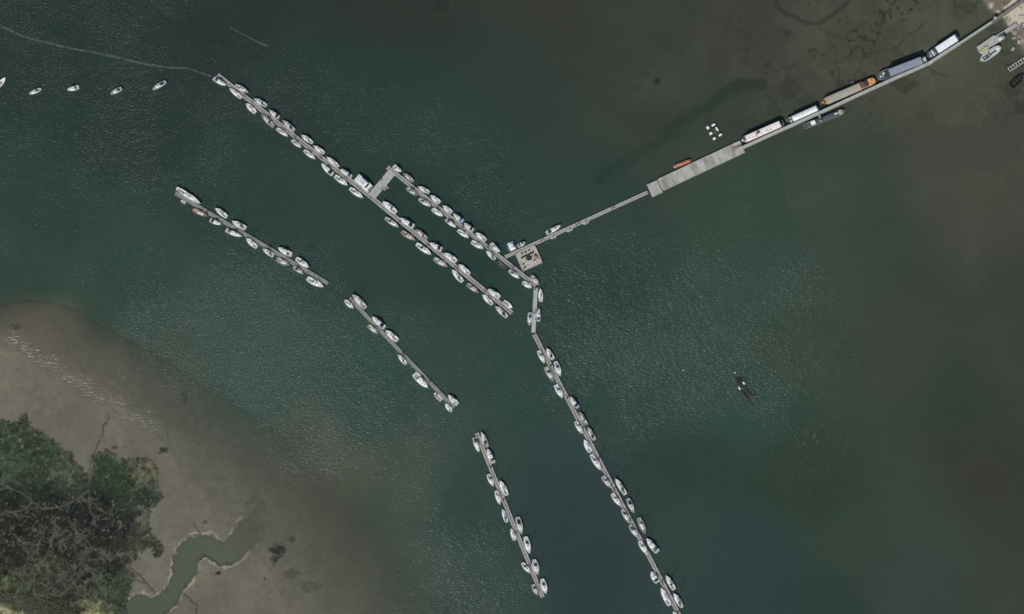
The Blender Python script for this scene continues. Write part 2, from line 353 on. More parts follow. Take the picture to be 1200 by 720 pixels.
    for (x, y, rx, ry, s) in WEED:
        q = ((X-x)/rx)**2+((Y-y)/ry)**2+(n3-.5)*2.2+(n2-.5)*2.5; g = np.maximum(g, np.clip(s, 0, 1)*(1-sm(q, .55, 1.35)))
    spk = sm(fbm(X, Y, 4, 96, 4), .55, .68)*(sm(fbm(X, Y, 40, 97), .5, .62)*sm(Y, 200, 60)*sm(X, 820, 900))*1.0
    sp2 = sm(fbm(X, Y, 2.6, 98, 2), .84, .9)*sm(-dW, 2, 30)*sm(fbm(X, Y, 30, 99), .5, .6)*.5
    g = np.clip(np.maximum(np.maximum(g, spk), sp2), 0, 1); wc3 = s2l((30, 38, 28))
    C = [C[i]*(1-g)+wc3[i]*g for i in range(3)]
    # marsh
    ms = idw(X+(n2-.5)*34, Y+(n2-.5)*34, [(10, 505, *s2l((62, 78, 58))), (45, 520, *s2l((56, 68, 54))), (20, 540, *s2l((66, 80, 60))), (12, 555, *s2l((74, 90, 68))), (70, 545, *s2l((84, 92, 74))), (60, 530, *s2l((58, 78, 54))),
        (80, 560, *s2l((78, 84, 66))), (45, 560, *s2l((54, 70, 52))), (15, 580, *s2l((36, 40, 38))), (60, 580, *s2l((36, 40, 38))), (125, 545, *s2l((52, 72, 50))), (140, 560, *s2l((48, 66, 48))), (160, 552, *s2l((96, 100, 78))),
        (172, 545, *s2l((110, 104, 84))), (150, 580, *s2l((54, 66, 52))), (175, 585, *s2l((46, 58, 50))), (120, 595, *s2l((28, 31, 33))), (110, 615, *s2l((30, 32, 34))), (60, 620, *s2l((36, 38, 35))), (20, 620, *s2l((35, 38, 34))),
        (80, 650, *s2l((46, 46, 40))), (62, 662, *s2l((78, 82, 58))), (55, 672, *s2l((70, 76, 54))), (15, 690, *s2l((84, 92, 64))), (30, 682, *s2l((62, 68, 50))), (42, 676, *s2l((52, 56, 46))), (75, 670, *s2l((46, 46, 42))), (120, 640, *s2l((40, 42, 40))), (145, 640, *s2l((52, 52, 48))), (160, 640, *s2l((66, 70, 58))),
        (180, 645, *s2l((52, 58, 44))), (176, 610, *s2l((96, 98, 80))), (165, 660, *s2l((96, 92, 78))), (130, 665, *s2l((36, 38, 38))), (120, 690, *s2l((60, 74, 54))), (140, 690, *s2l((56, 70, 52))), (145, 710, *s2l((58, 72, 52))), (110, 700, *s2l((60, 66, 54))),
        (90, 690, *s2l((50, 52, 44))), (110, 713, *s2l((150, 148, 104))), (85, 710, *s2l((60, 64, 48))), (10, 705, *s2l((78, 78, 56))), (5, 718, *s2l((170, 164, 130))), (30, 740, *s2l((120, 118, 90))), (20, 600, *s2l((36, 39, 36))), (40, 605, *s2l((36, 38, 36))), (80, 598, *s2l((33, 36, 36))), (100, 630, *s2l((34, 36, 36))), (60, 638, *s2l((38, 38, 35))), (25, 645, *s2l((38, 40, 35))), (92, 672, *s2l((38, 38, 36))), (110, 658, *s2l((34, 36, 36))), (70, 688, *s2l((42, 43, 38))), (132, 625, *s2l((34, 36, 36))), (150, 615, *s2l((42, 44, 42))), (5, 660, *s2l((38, 40, 36))), (95, 572, *s2l((52, 58, 48))), (30, 570, *s2l((44, 52, 44))), (40, 650, *s2l((50, 52, 40)))], soft=4.0, p=2.0)
    n5 = fbm(X, Y, 1.7, 85, 3); mk = (.45+1.1*n5)*(.6+.8*n3)*(.75+.5*n2); ol = sm(fbm(X, Y, 5, 86, 4), .42, .62)*.7; oc = s2l((52, 54, 42)); ms = [ms[i]*(1-ol)+oc[i]*ol for i in range(3)]
    lt = sm(fbm(X, Y, 2.6, 101, 4), .70, .80)*.5; ltc = s2l((140, 146, 118))
    ms = [(ms[i]*mk)*(1-lt)+ltc[i]*lt for i in range(3)]
    eg = np.exp(np.minimum(dM, 0)/4.0)*sm(fbm(X, Y, 3.5, 87, 3), .45, .6)*.75; ec = s2l((104, 104, 88)); ms = [ms[i]*(1-eg)+ec[i]*eg for i in range(3)]
    crc = s2l((90, 92, 80))
    ms = [ms[i]*(1-crw*.85)+crc[i]*crw*.85 for i in range(3)]
    C = [C[i]*(1-marsh)+ms[i]*marsh for i in range(3)]
    # shore land
    ld = 1-sm(dL, -3, 5); n4 = fbm(X, Y, 9, 111, 5); sand = s2l((190, 180, 160)); dirt = s2l((110, 102, 88)); dk = sm(n4, .46, .62)
    low = sm(X, 1172, 1186)*sm(Y, 34, 56); dk = np.clip(dk+low*.8, 0, 1)
    L_ = [sand[i]*(1-dk)+dirt[i]*dk for i in range(3)]
    db = sm(fbm(X, Y, 3, 112, 2), .66, .74)*.7*(.3+.7*low+.7*np.exp(-((X-1184)**2+(Y-7)**2)/90.0)); dc3 = s2l((50, 46, 38))
    L_ = [L_[i]*(1-db)+dc3[i]*db for i in range(3)]
    C = [C[i]*(1-ld)+L_[i]*ld for i in range(3)]
    # rough foreshore below the yard
    rf = np.exp(-(((X-1190)/22)**2+((Y-92)/34)**2))*sm(fbm(X, Y, 4, 113, 3), .52, .66)*.8; rc_ = s2l((56, 56, 48))
    C = [C[i]*(1-rf)+rc_[i]*rf for i in range(3)]
    relief = (n3-.5)*.12*marsh+(n4-.5)*.5*ld+(n2-.5)*.05
    return -d+relief, C, d-relief
def axis(lo, hi, step):
    m = np.arange(lo, hi+step/2, step); e = step; out = []; v = hi
    while v < 9000: e *= 1.7; v += e; out.append(v)
    e = step; pre = []; v = lo
    while v > -9000: e *= 1.7; v -= e; pre.append(v)
    return np.concatenate([pre[::-1], m, out])
def sheet(name, xs, ys, fn, mat):
    gx, gy = np.meshgrid(xs, ys); PX = gx/S+600; PY = 360-gy/S
    z, attrs = fn(PX, PY); nx, ny = len(xs), len(ys); n = nx*ny
    co_ = np.stack([gx, gy, z], -1).reshape(-1).astype(np.float32)
    i = np.arange(n).reshape(ny, nx); q = np.stack([i[:-1, :-1], i[:-1, 1:], i[1:, 1:], i[1:, :-1]], -1).reshape(-1, 4)
    me = bpy.data.meshes.new(name); me.vertices.add(n); me.vertices.foreach_set('co', co_)
    me.loops.add(q.size); me.loops.foreach_set('vertex_index', q.reshape(-1).astype(np.int32))
    me.polygons.add(len(q)); me.polygons.foreach_set('loop_start', np.arange(0, q.size, 4, dtype=np.int32))
    me.polygons.foreach_set('loop_total', np.full(len(q), 4, np.int32)); me.polygons.foreach_set('use_smooth', np.ones(len(q), bool))
    me.update(calc_edges=True)
    for an, comps in attrs.items():
        a = me.attributes.new(an, 'FLOAT_COLOR', 'POINT'); arr = np.ones((n, 4), np.float32)
        for c in range(len(comps)): arr[:, c] = np.asarray(comps[c]).reshape(-1)
        a.data.foreach_set('color', arr.reshape(-1))
    me.materials.append(mat); o = bpy.data.objects.new(name, me); COL.objects.link(o); return o
# ground material
k = N('mud_and_marsh'); at = k.n('ShaderNodeAttribute', attribute_name='Col'); tc = k.n('ShaderNodeTexCoord').outputs['Object']
f = k.noise(tc, 0.9, 6, .7); mx = k.n('ShaderNodeMix', data_type='RGBA', blend_type='MULTIPLY'); mx.inputs['Factor'].default_value = 1.0
k.l(at.outputs['Color'], mx.inputs[6]); k.l(k.ramp(f, [(.3, (.86, .86, .86)), (.7, (1.12, 1.12, 1.12))]), mx.inputs[7])
p = k.n('ShaderNodeBsdfPrincipled'); p.inputs['Roughness'].default_value = .95; p.inputs['Specular IOR Level'].default_value = .05; k.l(mx.outputs[2], p.inputs['Base Color'])
b = k.n('ShaderNodeBump'); b.inputs['Distance'].default_value = .10; k.l(k.noise(tc, 1.6, 4, .6), b.inputs['Height']); k.l(b.outputs[0], p.inputs['Normal'])
k.l(p.outputs[0], k.out.inputs['Surface']); GROUND = k.m
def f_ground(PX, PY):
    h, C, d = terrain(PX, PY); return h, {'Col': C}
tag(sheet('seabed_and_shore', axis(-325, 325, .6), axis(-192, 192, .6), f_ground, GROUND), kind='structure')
# water: turbidity colour per place, clarity from the depth of the bed below, wind ruffling
def g(*c): return tuple(s2l(c))
WCOL = [(60, 60, *g(38, 54, 50)), (150, 150, *g(37, 54, 50)), (280, 30, *g(40, 50, 47)), (320, 90, *g(40, 56, 54)), (450, 20, *g(46, 54, 48)), (430, 90, *g(40, 60, 54)), (60, 250, *g(42, 62, 58)), (150, 320, *g(44, 66, 60)),
        (280, 230, *g(42, 62, 56)), (380, 280, *g(44, 64, 60)), (260, 400, *g(52, 74, 68)), (320, 450, *g(52, 76, 70)), (420, 470, *g(46, 70, 64)), (520, 240, *g(40, 60, 56)), (540, 160, *g(42, 62, 58)), (600, 80, *g(48, 62, 56)),
        (640, 20, *g(56, 60, 54)), (740, 40, *g(60, 66, 60)), (760, 140, *g(56, 66, 58)), (700, 220, *g(48, 64, 58)), (700, 340, *g(42, 62, 56)), (640, 440, *g(44, 66, 62)), (780, 420, *g(46, 70, 62)), (850, 480, *g(46, 70, 62)),
        (900, 330, *g(50, 70, 62)), (880, 230, *g(52, 70, 60)), (960, 200, *g(58, 72, 62)), (1000, 300, *g(56, 70, 62)), (950, 400, *g(52, 68, 58)), (1060, 400, *g(60, 68, 60)), (560, 600, *g(46, 66, 62)), (660, 600, *g(44, 62, 62)), (700, 690, *g(44, 60, 62)),
        (800, 620, *g(46, 64, 60)), (820, 540, *g(44, 62, 54)), (880, 650, *g(42, 62, 62)), (940, 580, *g(44, 60, 50)), (1000, 640, *g(50, 66, 56)), (960, 700, *g(44, 60, 58)), (1080, 600, *g(56, 68, 60)), (1140, 560, *g(58, 62, 57)), (1180, 680, *g(56, 66, 58)),
        (1180, 400, *g(60, 70, 60)), (1120, 470, *g(54, 66, 58)), (1150, 200, *g(76, 78, 70)), (1120, 120, *g(74, 78, 68)), (1000, 50, *g(76, 74, 66)), (900, 60, *g(66, 70, 62)), (850, 150, *g(58, 70, 62)), (1060, 700, *g(52, 66, 62)), (480, 580, *g(60, 76, 68)), (400, 560, *g(74, 80, 70)),
        (480, 690, *g(62, 78, 70)), (560, 710, *g(52, 70, 64)), (350, 520, *g(66, 78, 68)), (230, 660, *g(86, 97, 82)), (180, 710, *g(82, 94, 79)), (260, 645, *g(88, 96, 80)), (210, 690, *g(84, 95, 80)), (330, 620, *g(82, 88, 76)), (420, 680, *g(74, 82, 70)), (70, 385, *g(86, 90, 76)), (60, 336, *g(46, 66, 58)), (120, 352, *g(48, 68, 60)), (165, 388, *g(52, 72, 64)),
        (0, 330, *g(46, 66, 58)), (205, 440, *g(62, 76, 66)), (130, 425, *g(88, 90, 77)), (40, 400, *g(98, 94, 80))]
RUF = [(60, 60, .55, 0), (150, 40, .6, 0), (150, 160, .65, 0), (60, 180, .45, 0), (250, 60, .35, 0), (330, 60, .3, 0), (220, 150, .5, 0), (300, 190, .35, 0), (330, 110, .55, 0), (400, 130, .5, 0), (450, 160, .45, 0), (520, 170, .5, 0), (560, 220, .55, 0), (600, 260, .45, 0),
       (100, 300, .30, 0), (220, 300, .30, 0), (320, 350, .75, 0), (380, 330, .5, 0), (260, 380, .8, 0), (200, 400, .7, 0), (320, 430, .95, .1), (380, 470, 1.0, .3), (440, 480, .9, .5), (380, 510, .9, .5), (470, 440, .55, .4), (480, 380, .5, .1), (500, 330, 0.05, 0), (430, 310, .05, 0), (560, 400, .4, .5),
       (580, 450, .4, .6), (560, 300, .0, .2), (520, 260, 0, 0), (450, 230, 0, 0), (640, 360, .5, .7), (680, 340, .7, .8), (700, 300, .6, .8), (740, 290, .6, .8), (700, 400, .85, 1), (760, 420, .9, 1), (820, 440, .85, 1), (860, 400, .8, 1), (800, 350, .75, 1), (900, 450, .75, 1), (760, 480, .6, 1),
       (860, 300, .55, .9), (920, 260, .5, .8), (960, 220, .5, .6), (930, 340, .7, .9), (980, 400, .6, .8), (1010, 300, .5, .7), (970, 490, .5, .8), (1060, 300, 0.35, .5), (1070, 420, .3, 1), (940, 530, .35, 1), (1100, 360, .1, 1), (1100, 500, .05, 1), (800, 240, .45, .6), (720, 250, .45, .4), (640, 220, .35, .2), (680, 140, .1, 0), (620, 80, .05, 0), (760, 150, .05, 0), (780, 60, 0, 0), (900, 60, 0, 0), (1000, 40, 0, 0),
       (850, 530, .3, .8), (780, 540, .15, .8), (700, 480, .35, 1), (880, 600, .12, 1), (940, 690, .15, 1), (840, 690, .18, 1), (1000, 600, 0, 1), (1100, 600, 0, 1), (640, 600, 0, 1), (660, 660, 0, 1), (560, 560, .12, 1), (560, 640, .4, 1), (540, 700, .45, 1), (480, 620, .3, 1), (420, 600, .1, 1), (590, 690, .4, 1), (450, 540, .4, .8),
       (620, 520, .08, 1), (400, 220, .05, 0), (340, 230, .15, 0), (250, 520, .2, 0), (160, 460, .45, 0), (60, 400, .15, 0), (60, 370, .1, 0), (450, 30, .1, 0), (540, 60, .1, 0), (240, 640, 0, 0), (200, 700, 0, 0), (350, 660, 0, 0), (1150, 400, 0, 0), (20, 260, .35, 0), (740, 610, .1, 1)]
def f_water(PX, PY):
    _, _, d = terrain(PX, PY)
    C = idw(PX+(fbm(PX, PY, 60, 201)-.5)*40, PY+(fbm(PX, PY, 60, 202)-.5)*40, WCOL, soft=30, p=2.6)
    t2 = 1-sm(ldist(PX+(fbm(PX, PY, 18, 61)-.5)*9, PY+(fbm(PX, PY, 18, 62)-.5)*9, TR2, False, 40.0), 1.5, 12); C = [c*(1-.20*t2*w_) for c, w_ in zip(C, (1.3, .6, .9))]
    n = fbm(PX, PY, 70, 203, 4); n2 = fbm(PX, PY, 18, 204, 3); kk = .95*(.91+.18*n)*(.97+.06*n2)
    C = [c*kk*w_ for c, w_ in zip(C, (1.06, 1.0, .90))]
    A = 1-np.exp(-np.maximum(d, 0)/.62); A = .05+.95*A
    r = idw(PX, PY, RUF, soft=18, p=2.0); ruf = np.clip((r[0]*.80+.12*sm(d, 1.5, 3))*(.72+.56*fbm(PX, PY, 34, 205, 4)), 0, 1)
    band = np.exp(-((sdf(PX+(fbm(PX, PY, 22, 11)-.5)*16, PY+(fbm(PX, PY, 22, 12)-.5)*16, WL)-13)/11.0)**2)*sm(PX, 225, 180)*(.35+.65*sm(fbm(PX, PY, 26, 207), .35, .6))
    return np.zeros(PX.shape), {'WCol': C, 'WPar': [A, ruf, np.clip(r[1], 0, 1)], 'WBand': [band, band, band]}
k = N('estuary_water'); at = k.n('ShaderNodeAttribute', attribute_name='WCol'); par = k.n('ShaderNodeAttribute', attribute_name='WPar'); bd = k.n('ShaderNodeAttribute', attribute_name='WBand')
sp = k.n('ShaderNodeSeparateColor'); k.l(par.outputs['Color'], sp.inputs[0]); sb = k.n('ShaderNodeSeparateColor'); k.l(bd.outputs['Color'], sb.inputs[0])
tc = k.n('ShaderNodeTexCoord').outputs['Object']; A_, R_, D_ = sp.outputs[0], sp.outputs[1], sp.outputs[2]
nA = k.noise(tc, 0.9, 2.0, .58, sc=(1, 1, 1)); nA2 = k.noise(tc, 0.9, 2.0, .58, sc=(.45, 1.25, 1), rot=.10)
mixn = k.n('ShaderNodeMix', data_type='FLOAT'); k.l(D_, mixn.inputs[0]); k.l(nA, mixn.inputs[2]); k.l(nA2, mixn.inputs[3])
gust = k.math('ADD', .55, k.math('MULTIPLY', k.noise(tc, .05, 4, .65), .95))
h1 = k.math('MULTIPLY', k.math('MULTIPLY', mixn.outputs[0], R_), gust)
band = k.math('MULTIPLY', k.noise(tc, 0.55, 2, .5, sc=(.30, 1.5, 1), rot=math.radians(42)), k.math('MULTIPLY', sb.outputs[0], .85))
h2 = k.math('MULTIPLY', k.noise(tc, .18, 3, .5), .35)
hh = k.math('ADD', k.math('ADD', h1, band), h2)
bmp = k.n('ShaderNodeBump'); bmp.inputs['Strength'].default_value = 1.0; bmp.inputs['Distance'].default_value = 0.98; k.l(hh, bmp.inputs['Height'])
df = k.n('ShaderNodeBsdfDiffuse'); k.l(at.outputs['Color'], df.inputs['Color'])
tr_ = k.n('ShaderNodeBsdfTransparent'); body = k.n('ShaderNodeMixShader'); k.l(A_, body.inputs[0]); k.l(tr_.outputs[0], body.inputs[1]); k.l(df.outputs[0], body.inputs[2])
gl = k.n('ShaderNodeBsdfGlossy'); gl.inputs['Roughness'].default_value = .31; k.l(bmp.outputs[0], gl.inputs['Normal'])
lw = k.n('ShaderNodeLayerWeight'); lw.inputs['Blend'].default_value = .5; k.l(bmp.outputs[0], lw.inputs['Normal']); fsn = k.math('ADD', .022, k.math('MULTIPLY', k.math('POWER', lw.outputs['Facing'], 5.0), .9))
wm = k.n('ShaderNodeMixShader'); k.l(fsn, wm.inputs[0]); k.l(body.outputs[0], wm.inputs[1]); k.l(gl.outputs[0], wm.inputs[2]); k.l(wm.outputs[0], k.out.inputs['Surface']); WATER = k.m
tag(sheet('water', axis(-325, 325, 1.0), axis(-192, 192, 1.0), f_water, WATER), kind='structure')
# ------------------------------------------------------------------ foam trails on the water
k = N('foam'); tc = k.n('ShaderNodeTexCoord').outputs['Object']; f = k.noise(tc, .9, 5, .75)
p = k.n('ShaderNodeBsdfPrincipled'); p.inputs['Base Color'].default_value = (.42, .46, .43, 1); p.inputs['Roughness'].default_value = .8
al = k.n('ShaderNodeAttribute', attribute_name='Fa'); sa = k.n('ShaderNodeSeparateColor'); k.l(al.outputs['Color'], sa.inputs[0])
mr = k.math('MULTIPLY', k.math('SUBTRACT', f, .38), 3.2, True); k.l(k.math('MULTIPLY', mr, sa.outputs[0]), p.inputs['Alpha'])
k.l(p.outputs[0], k.out.inputs['Surface']); FOAM = k.m
def foam(pts, w0, w1, a0, a1, label):
    P = []
    for (x0, y0), (x1, y1) in zip(pts[:-1], pts[1:]):
        for i in range(8): t = i/8; P.append((x0+(x1-x0)*t, y0+(y1-y0)*t))
    P.append(pts[-1]); m = MB(); al_ = []; n = len(P); rr = random.Random(len(pts)); vs = []
    for i, q in enumerate(P):
        a = P[max(i-1, 0)]; b_ = P[min(i+1, n-1)]; dx, dy = b_[0]-a[0], b_[1]-a[1]; L = math.hypot(dx, dy) or 1
        t = i/(n-1); w = (w0+(w1-w0)*t)*rr.uniform(.75, 1.25); ox, oy = -dy/L*w, dx/L*w; jx = rr.uniform(-.3, .3)
        for s, aa in ((-1, 0), (0, 1), (1, 0)):
            X_, Y_ = W(q[0]+ox*s, q[1]+oy*s+jx); vs.append((X_, Y_, .02)); al_.append(aa*(a0+(a1-a0)*t)*rr.uniform(.6, 1)*(0 if i in (0, n-1) else 1))
    fs = []
    for i in range(n-1):
        for j in range(2): a = i*3+j; fs.append((a, a+3, a+4, a+1))
    m.add(vs, fs); o = m.build('foam_trail', FOAM, None, True, label=label, cat='foam', kind='stuff')
    at_ = o.data.attributes.new('Fa', 'FLOAT_COLOR', 'POINT'); at_.data.foreach_set('color', np.repeat(np.array(al_, np.float32), 4))
foam([(-6, 28), (12, 36), (30, 44), (50, 49), (70, 54), (95, 59), (118, 63), (140, 68), (160, 73), (180, 77), (200, 80), (218, 80), (234, 85), (248, 90)], 2.0, 1.1, .35, .65, 'long thin foam trail curving to the top-left pontoon end')
foam([(268, 32), (280, 38), (292, 44), (303, 50), (314, 54)], .8, .9, .4, .95, 'short foam streak on open water near top')
foam([(375, 550), (384, 551), (392, 554), (398, 558), (403, 563)], .8, .9, .4, .45, 'small foam streak over the shallow bank')
# ------------------------------------------------------------------ marsh vegetation
def leafy(name, pts, cols, hgt, wid, label, cat, per=4):
    rr = np.random.RandomState(len(pts)); n = len(pts)*per; base = np.repeat(np.array(pts), per, 0); cl = np.repeat(np.array(cols), per, 0)
    a = rr.uniform(0, 2*np.pi, n); rad = rr.uniform(0, wid, n); hh_ = hgt*rr.uniform(.4, 1.1, n)
    c = base+np.stack([np.cos(a)*rad, np.sin(a)*rad, hh_*.6], -1)
    b_ = a+rr.uniform(-.8, .8, n); L = wid*rr.uniform(.5, 1.0, n); w = wid*rr.uniform(.15, .35, n)
    dx = np.stack([np.cos(b_)*L, np.sin(b_)*L, rr.uniform(-.4, .3, n)*L], -1); dy = np.stack([-np.sin(b_)*w, np.cos(b_)*w, rr.uniform(-.3, .3, n)*w], -1)
    v = np.stack([c-dx*.4-dy, c-dx*.4+dy, c+dx], 1).reshape(-1, 3).astype(np.float32)
    me = bpy.data.meshes.new(name); me.vertices.add(3*n); me.vertices.foreach_set('co', v.reshape(-1)); me.loops.add(3*n); me.loops.foreach_set('vertex_index', np.arange(3*n, dtype=np.int32))
    me.polygons.add(n); me.polygons.foreach_set('loop_start', np.arange(0, 3*n, 3, dtype=np.int32)); me.polygons.foreach_set('loop_total', np.full(n, 3, np.int32)); me.update(calc_edges=True)
    at_ = me.attributes.new('Col', 'FLOAT_COLOR', 'POINT'); arr = np.ones((3*n, 4), np.float32); arr[:, :3] = np.repeat(cl*rr.uniform(.6, 1.35, (n, 1)), 3, 0); at_.data.foreach_set('color', arr.reshape(-1))
    me.materials.append(LEAF); o = bpy.data.objects.new(name, me); COL.objects.link(o); return tag(o, label, cat, kind='stuff')
k = N('leaf'); at = k.n('ShaderNodeAttribute', attribute_name='Col'); p = k.n('ShaderNodeBsdfPrincipled'); k.l(at.outputs['Color'], p.inputs['Base Color']); p.inputs['Roughness'].default_value = .7
p.inputs['Specular IOR Level'].default_value = .15; k.l(p.outputs[0], k.out.inputs['Surface']); LEAF = k.m
nn = 52000; vx = np.random.uniform(-8, 192, nn); vy = np.random.uniform(484, 728, nn)
hg, CC, dd = terrain(vx, vy); mI = (hg > .56)
dk = np.full(nn, 9.0)
for c in CREEKS: dk = np.minimum(dk, ldist(vx, vy, c, False, 9.0))
dens = fbm(vx, vy, 8, 301); keep = mI & (dk > 1.15) & (dens > .42); scr = inpoly(vx, vy, [(-10, 690), (30, 697), (60, 705), (95, 724), (40, 730), (-10, 706)])
C3 = np.stack(CC, -1)
kk_ = keep & ~scr; P3 = np.stack([(vx-600)*S, (360-vy)*S, hg], -1)
leafy('saltmarsh_plants', P3[kk_], C3[kk_]*1.05, .18, .30, 'low green and dark saltmarsh cover between pale muddy creeks', 'saltmarsh', 4)
sx = np.random.uniform(-10, 98, 3000); sy = np.random.uniform(686, 730, 3000); ms_ = inpoly(sx, sy, [(-10, 691), (30, 697), (60, 704), (98, 722), (98, 730), (44, 730), (20, 712), (-10, 704)])
hg2 = terrain(sx, sy)[0]; P4 = np.stack([(sx-600)*S, (360-sy)*S, hg2+.35], -1)[ms_]
leafy('scrub', P4, np.tile(np.array([s2l((78, 80, 62))]), (len(P4), 1)), .5, .6, 'dark scrub belt along the bottom left corner bank', 'scrub', 4)
# ------------------------------------------------------------------ pontoons
def frame(a, b):
    (x0, y0), (x1, y1) = W(*a), W(*b); return (x0, y0), math.atan2(y1-y0, x1-x0), math.hypot(x1-x0, y1-y0)
def pontoon(a, b, wpx, mat, label, edge=True, z=.55, sec=20.0, name='floating_pontoon', piles=True, pile_off=0.0, edgemat=None):
    (x, y), r, L = frame(a, b); w = wpx*S; o = empty(name, (x, y, 0), r, label=label, cat='pontoon')
    n = max(1, round(L/sec)); l = L/n; rr = random.Random(int(L*7))
    for i in range(n):
        x0, x1 = i*l+(.15 if i else 0), (i+1)*l-(.15 if i < n-1 else 0)
        MB().box(((x0+x1)/2, 0, z-.2), (x1-x0, w-.02, .4)).build('deck_section', mat, o)
        fl = MB(); q = x0+1.2
        while q < x1-1: fl.box((q, 0, z-.75), (1.6, w*.86, .66)); q += 2.8
        fl.build('float', CONC2, o)
        if edge:
            m = MB()
            for s in (-1, 1): m.box(((x0+x1)/2, s*(w/2-.22), z+.05), (x1-x0-.02, .44, .1))
            m.build('edge_beam', edgemat or EDGE, o)
        if i < n-1: MB().box((x1+.15, 0, z-.16), (.3, w*.55, .1)).build('hinge', DARK, o)
        if piles and (i > 0 or L < 30):
            px_ = x0+rr.uniform(.6, 1.4); py_ = (w/2-.45)*rr.choice((-1, 1))*(0.35 if pile_off == 0 else 1)
            pl = MB().tube((px_, py_, -3), (px_, py_, 2.2), .22, n=8).build('pile', STEEL, o); MB().tube((px_, py_, 2.2), (px_, py_, 2.45), .24, .03, 8).build('pile_cap', STEEL, pl)
            MB().box((px_, py_, z+.04), (.95, .8, .08)).build('pile_guide', DARK, o)
        pd = MB(); px_ = x0+l*rr.uniform(.35, .6); pd.box((px_, w*.3, z+.5), (.28, .28, 1.0), 0, .8); pd.build('service_post', GEL, o)
        q = x0+2.0
        while q < x1-1:
            for s in (-1, 1): MB().tube((q-.2, s*(w/2-.2), z+.17), (q+.2, s*(w/2-.2), z+.17), .05).box((q, s*(w/2-.2), z+.11), (.1, .08, .04)).build('cleat', ALU, o)
            q += 7.5
    return o
pontoon((255, 88), (434.5, 231), 4.7, PLK[0], 'long brown planked pontoon running from the top left end to the wide cross dock')
pontoon((435.2, 231.5), (600, 367), 4.7, PLK[0], 'brown planked pontoon with pale edges ending in open water near the centre')
pontoon((454, 196), (628, 335), 4.4, PLK[0], 'narrow pontoon with pale edges from cross dock past the square work platform')
pontoon((628, 337.5), (625, 390), 4.6, PLK[2], 'short pale pontoon link running almost straight up and down', edge=True, sec=13)
pontoon((626, 392), (812, 752), 4.6, PLK[0], 'longest pontoon running down to the bottom edge of the picture')
pontoon((205.5, 226.3), (384.5, 332.5), 4.8, PLK[3], 'leftmost pontoon with boats along both its sides', edge=False)
pontoon((409.5, 349.5), (532, 478), 4.6, PLK[3], 'grey green pontoon with few boats between the leftmost and bottom ones', edge=False)
pontoon((558.5, 507.5), (636, 700), 4.5, PLK[0], 'steep pontoon with pale edges at the bottom centre')
# wide cross dock
def crossdock():
    (x, y), r, L = frame((434, 232.5), (461.5, 199.5)); o = empty('cross_dock', (x, y, 0), r, label='wide grey cross dock joining the two parallel berthing pontoons', cat='dock'); w = 4.7
    m1 = planks('dock_planks', (150, 150, 144), (124, 124, 120), (90, 92, 88), 1.1)
    for i in range(4):
        x0 = 1.2+i*(L-2.4)/4; x1 = x0+(L-2.4)/4-.06; MB().box(((x0+x1)/2, 0, .36), (x1-x0, w, .4)).build('deck_section', CONC2, o)
    MB().box((L/2, 0, -.2), (L-4, w*.9, .7)).build('float', CONC2, o)
    m = MB()
    for s in (-1, 1): m.box((L/2, s*(w/2-.15), .6), (L-2.4, .3, .08))
    m.build('edge_beam', EDGE, o)
    for fx, fy in ((.55, 1.7), (.38, -1.9)):
        pl = MB().tube((fx*L, fy, -3), (fx*L, fy, 2.3), .25, n=8).build('pile', STEEL, o); MB().tube((fx*L, fy, 2.3), (fx*L, fy, 2.6), .27, .03, 8).build('pile_cap', STEEL, pl)
    for q in (.16, .24, .31): MB().box((q*L, -.2, .62), (.9, 2.9, .05)).build('ramp_plate', CONC2, o)
    return o
crossdock()
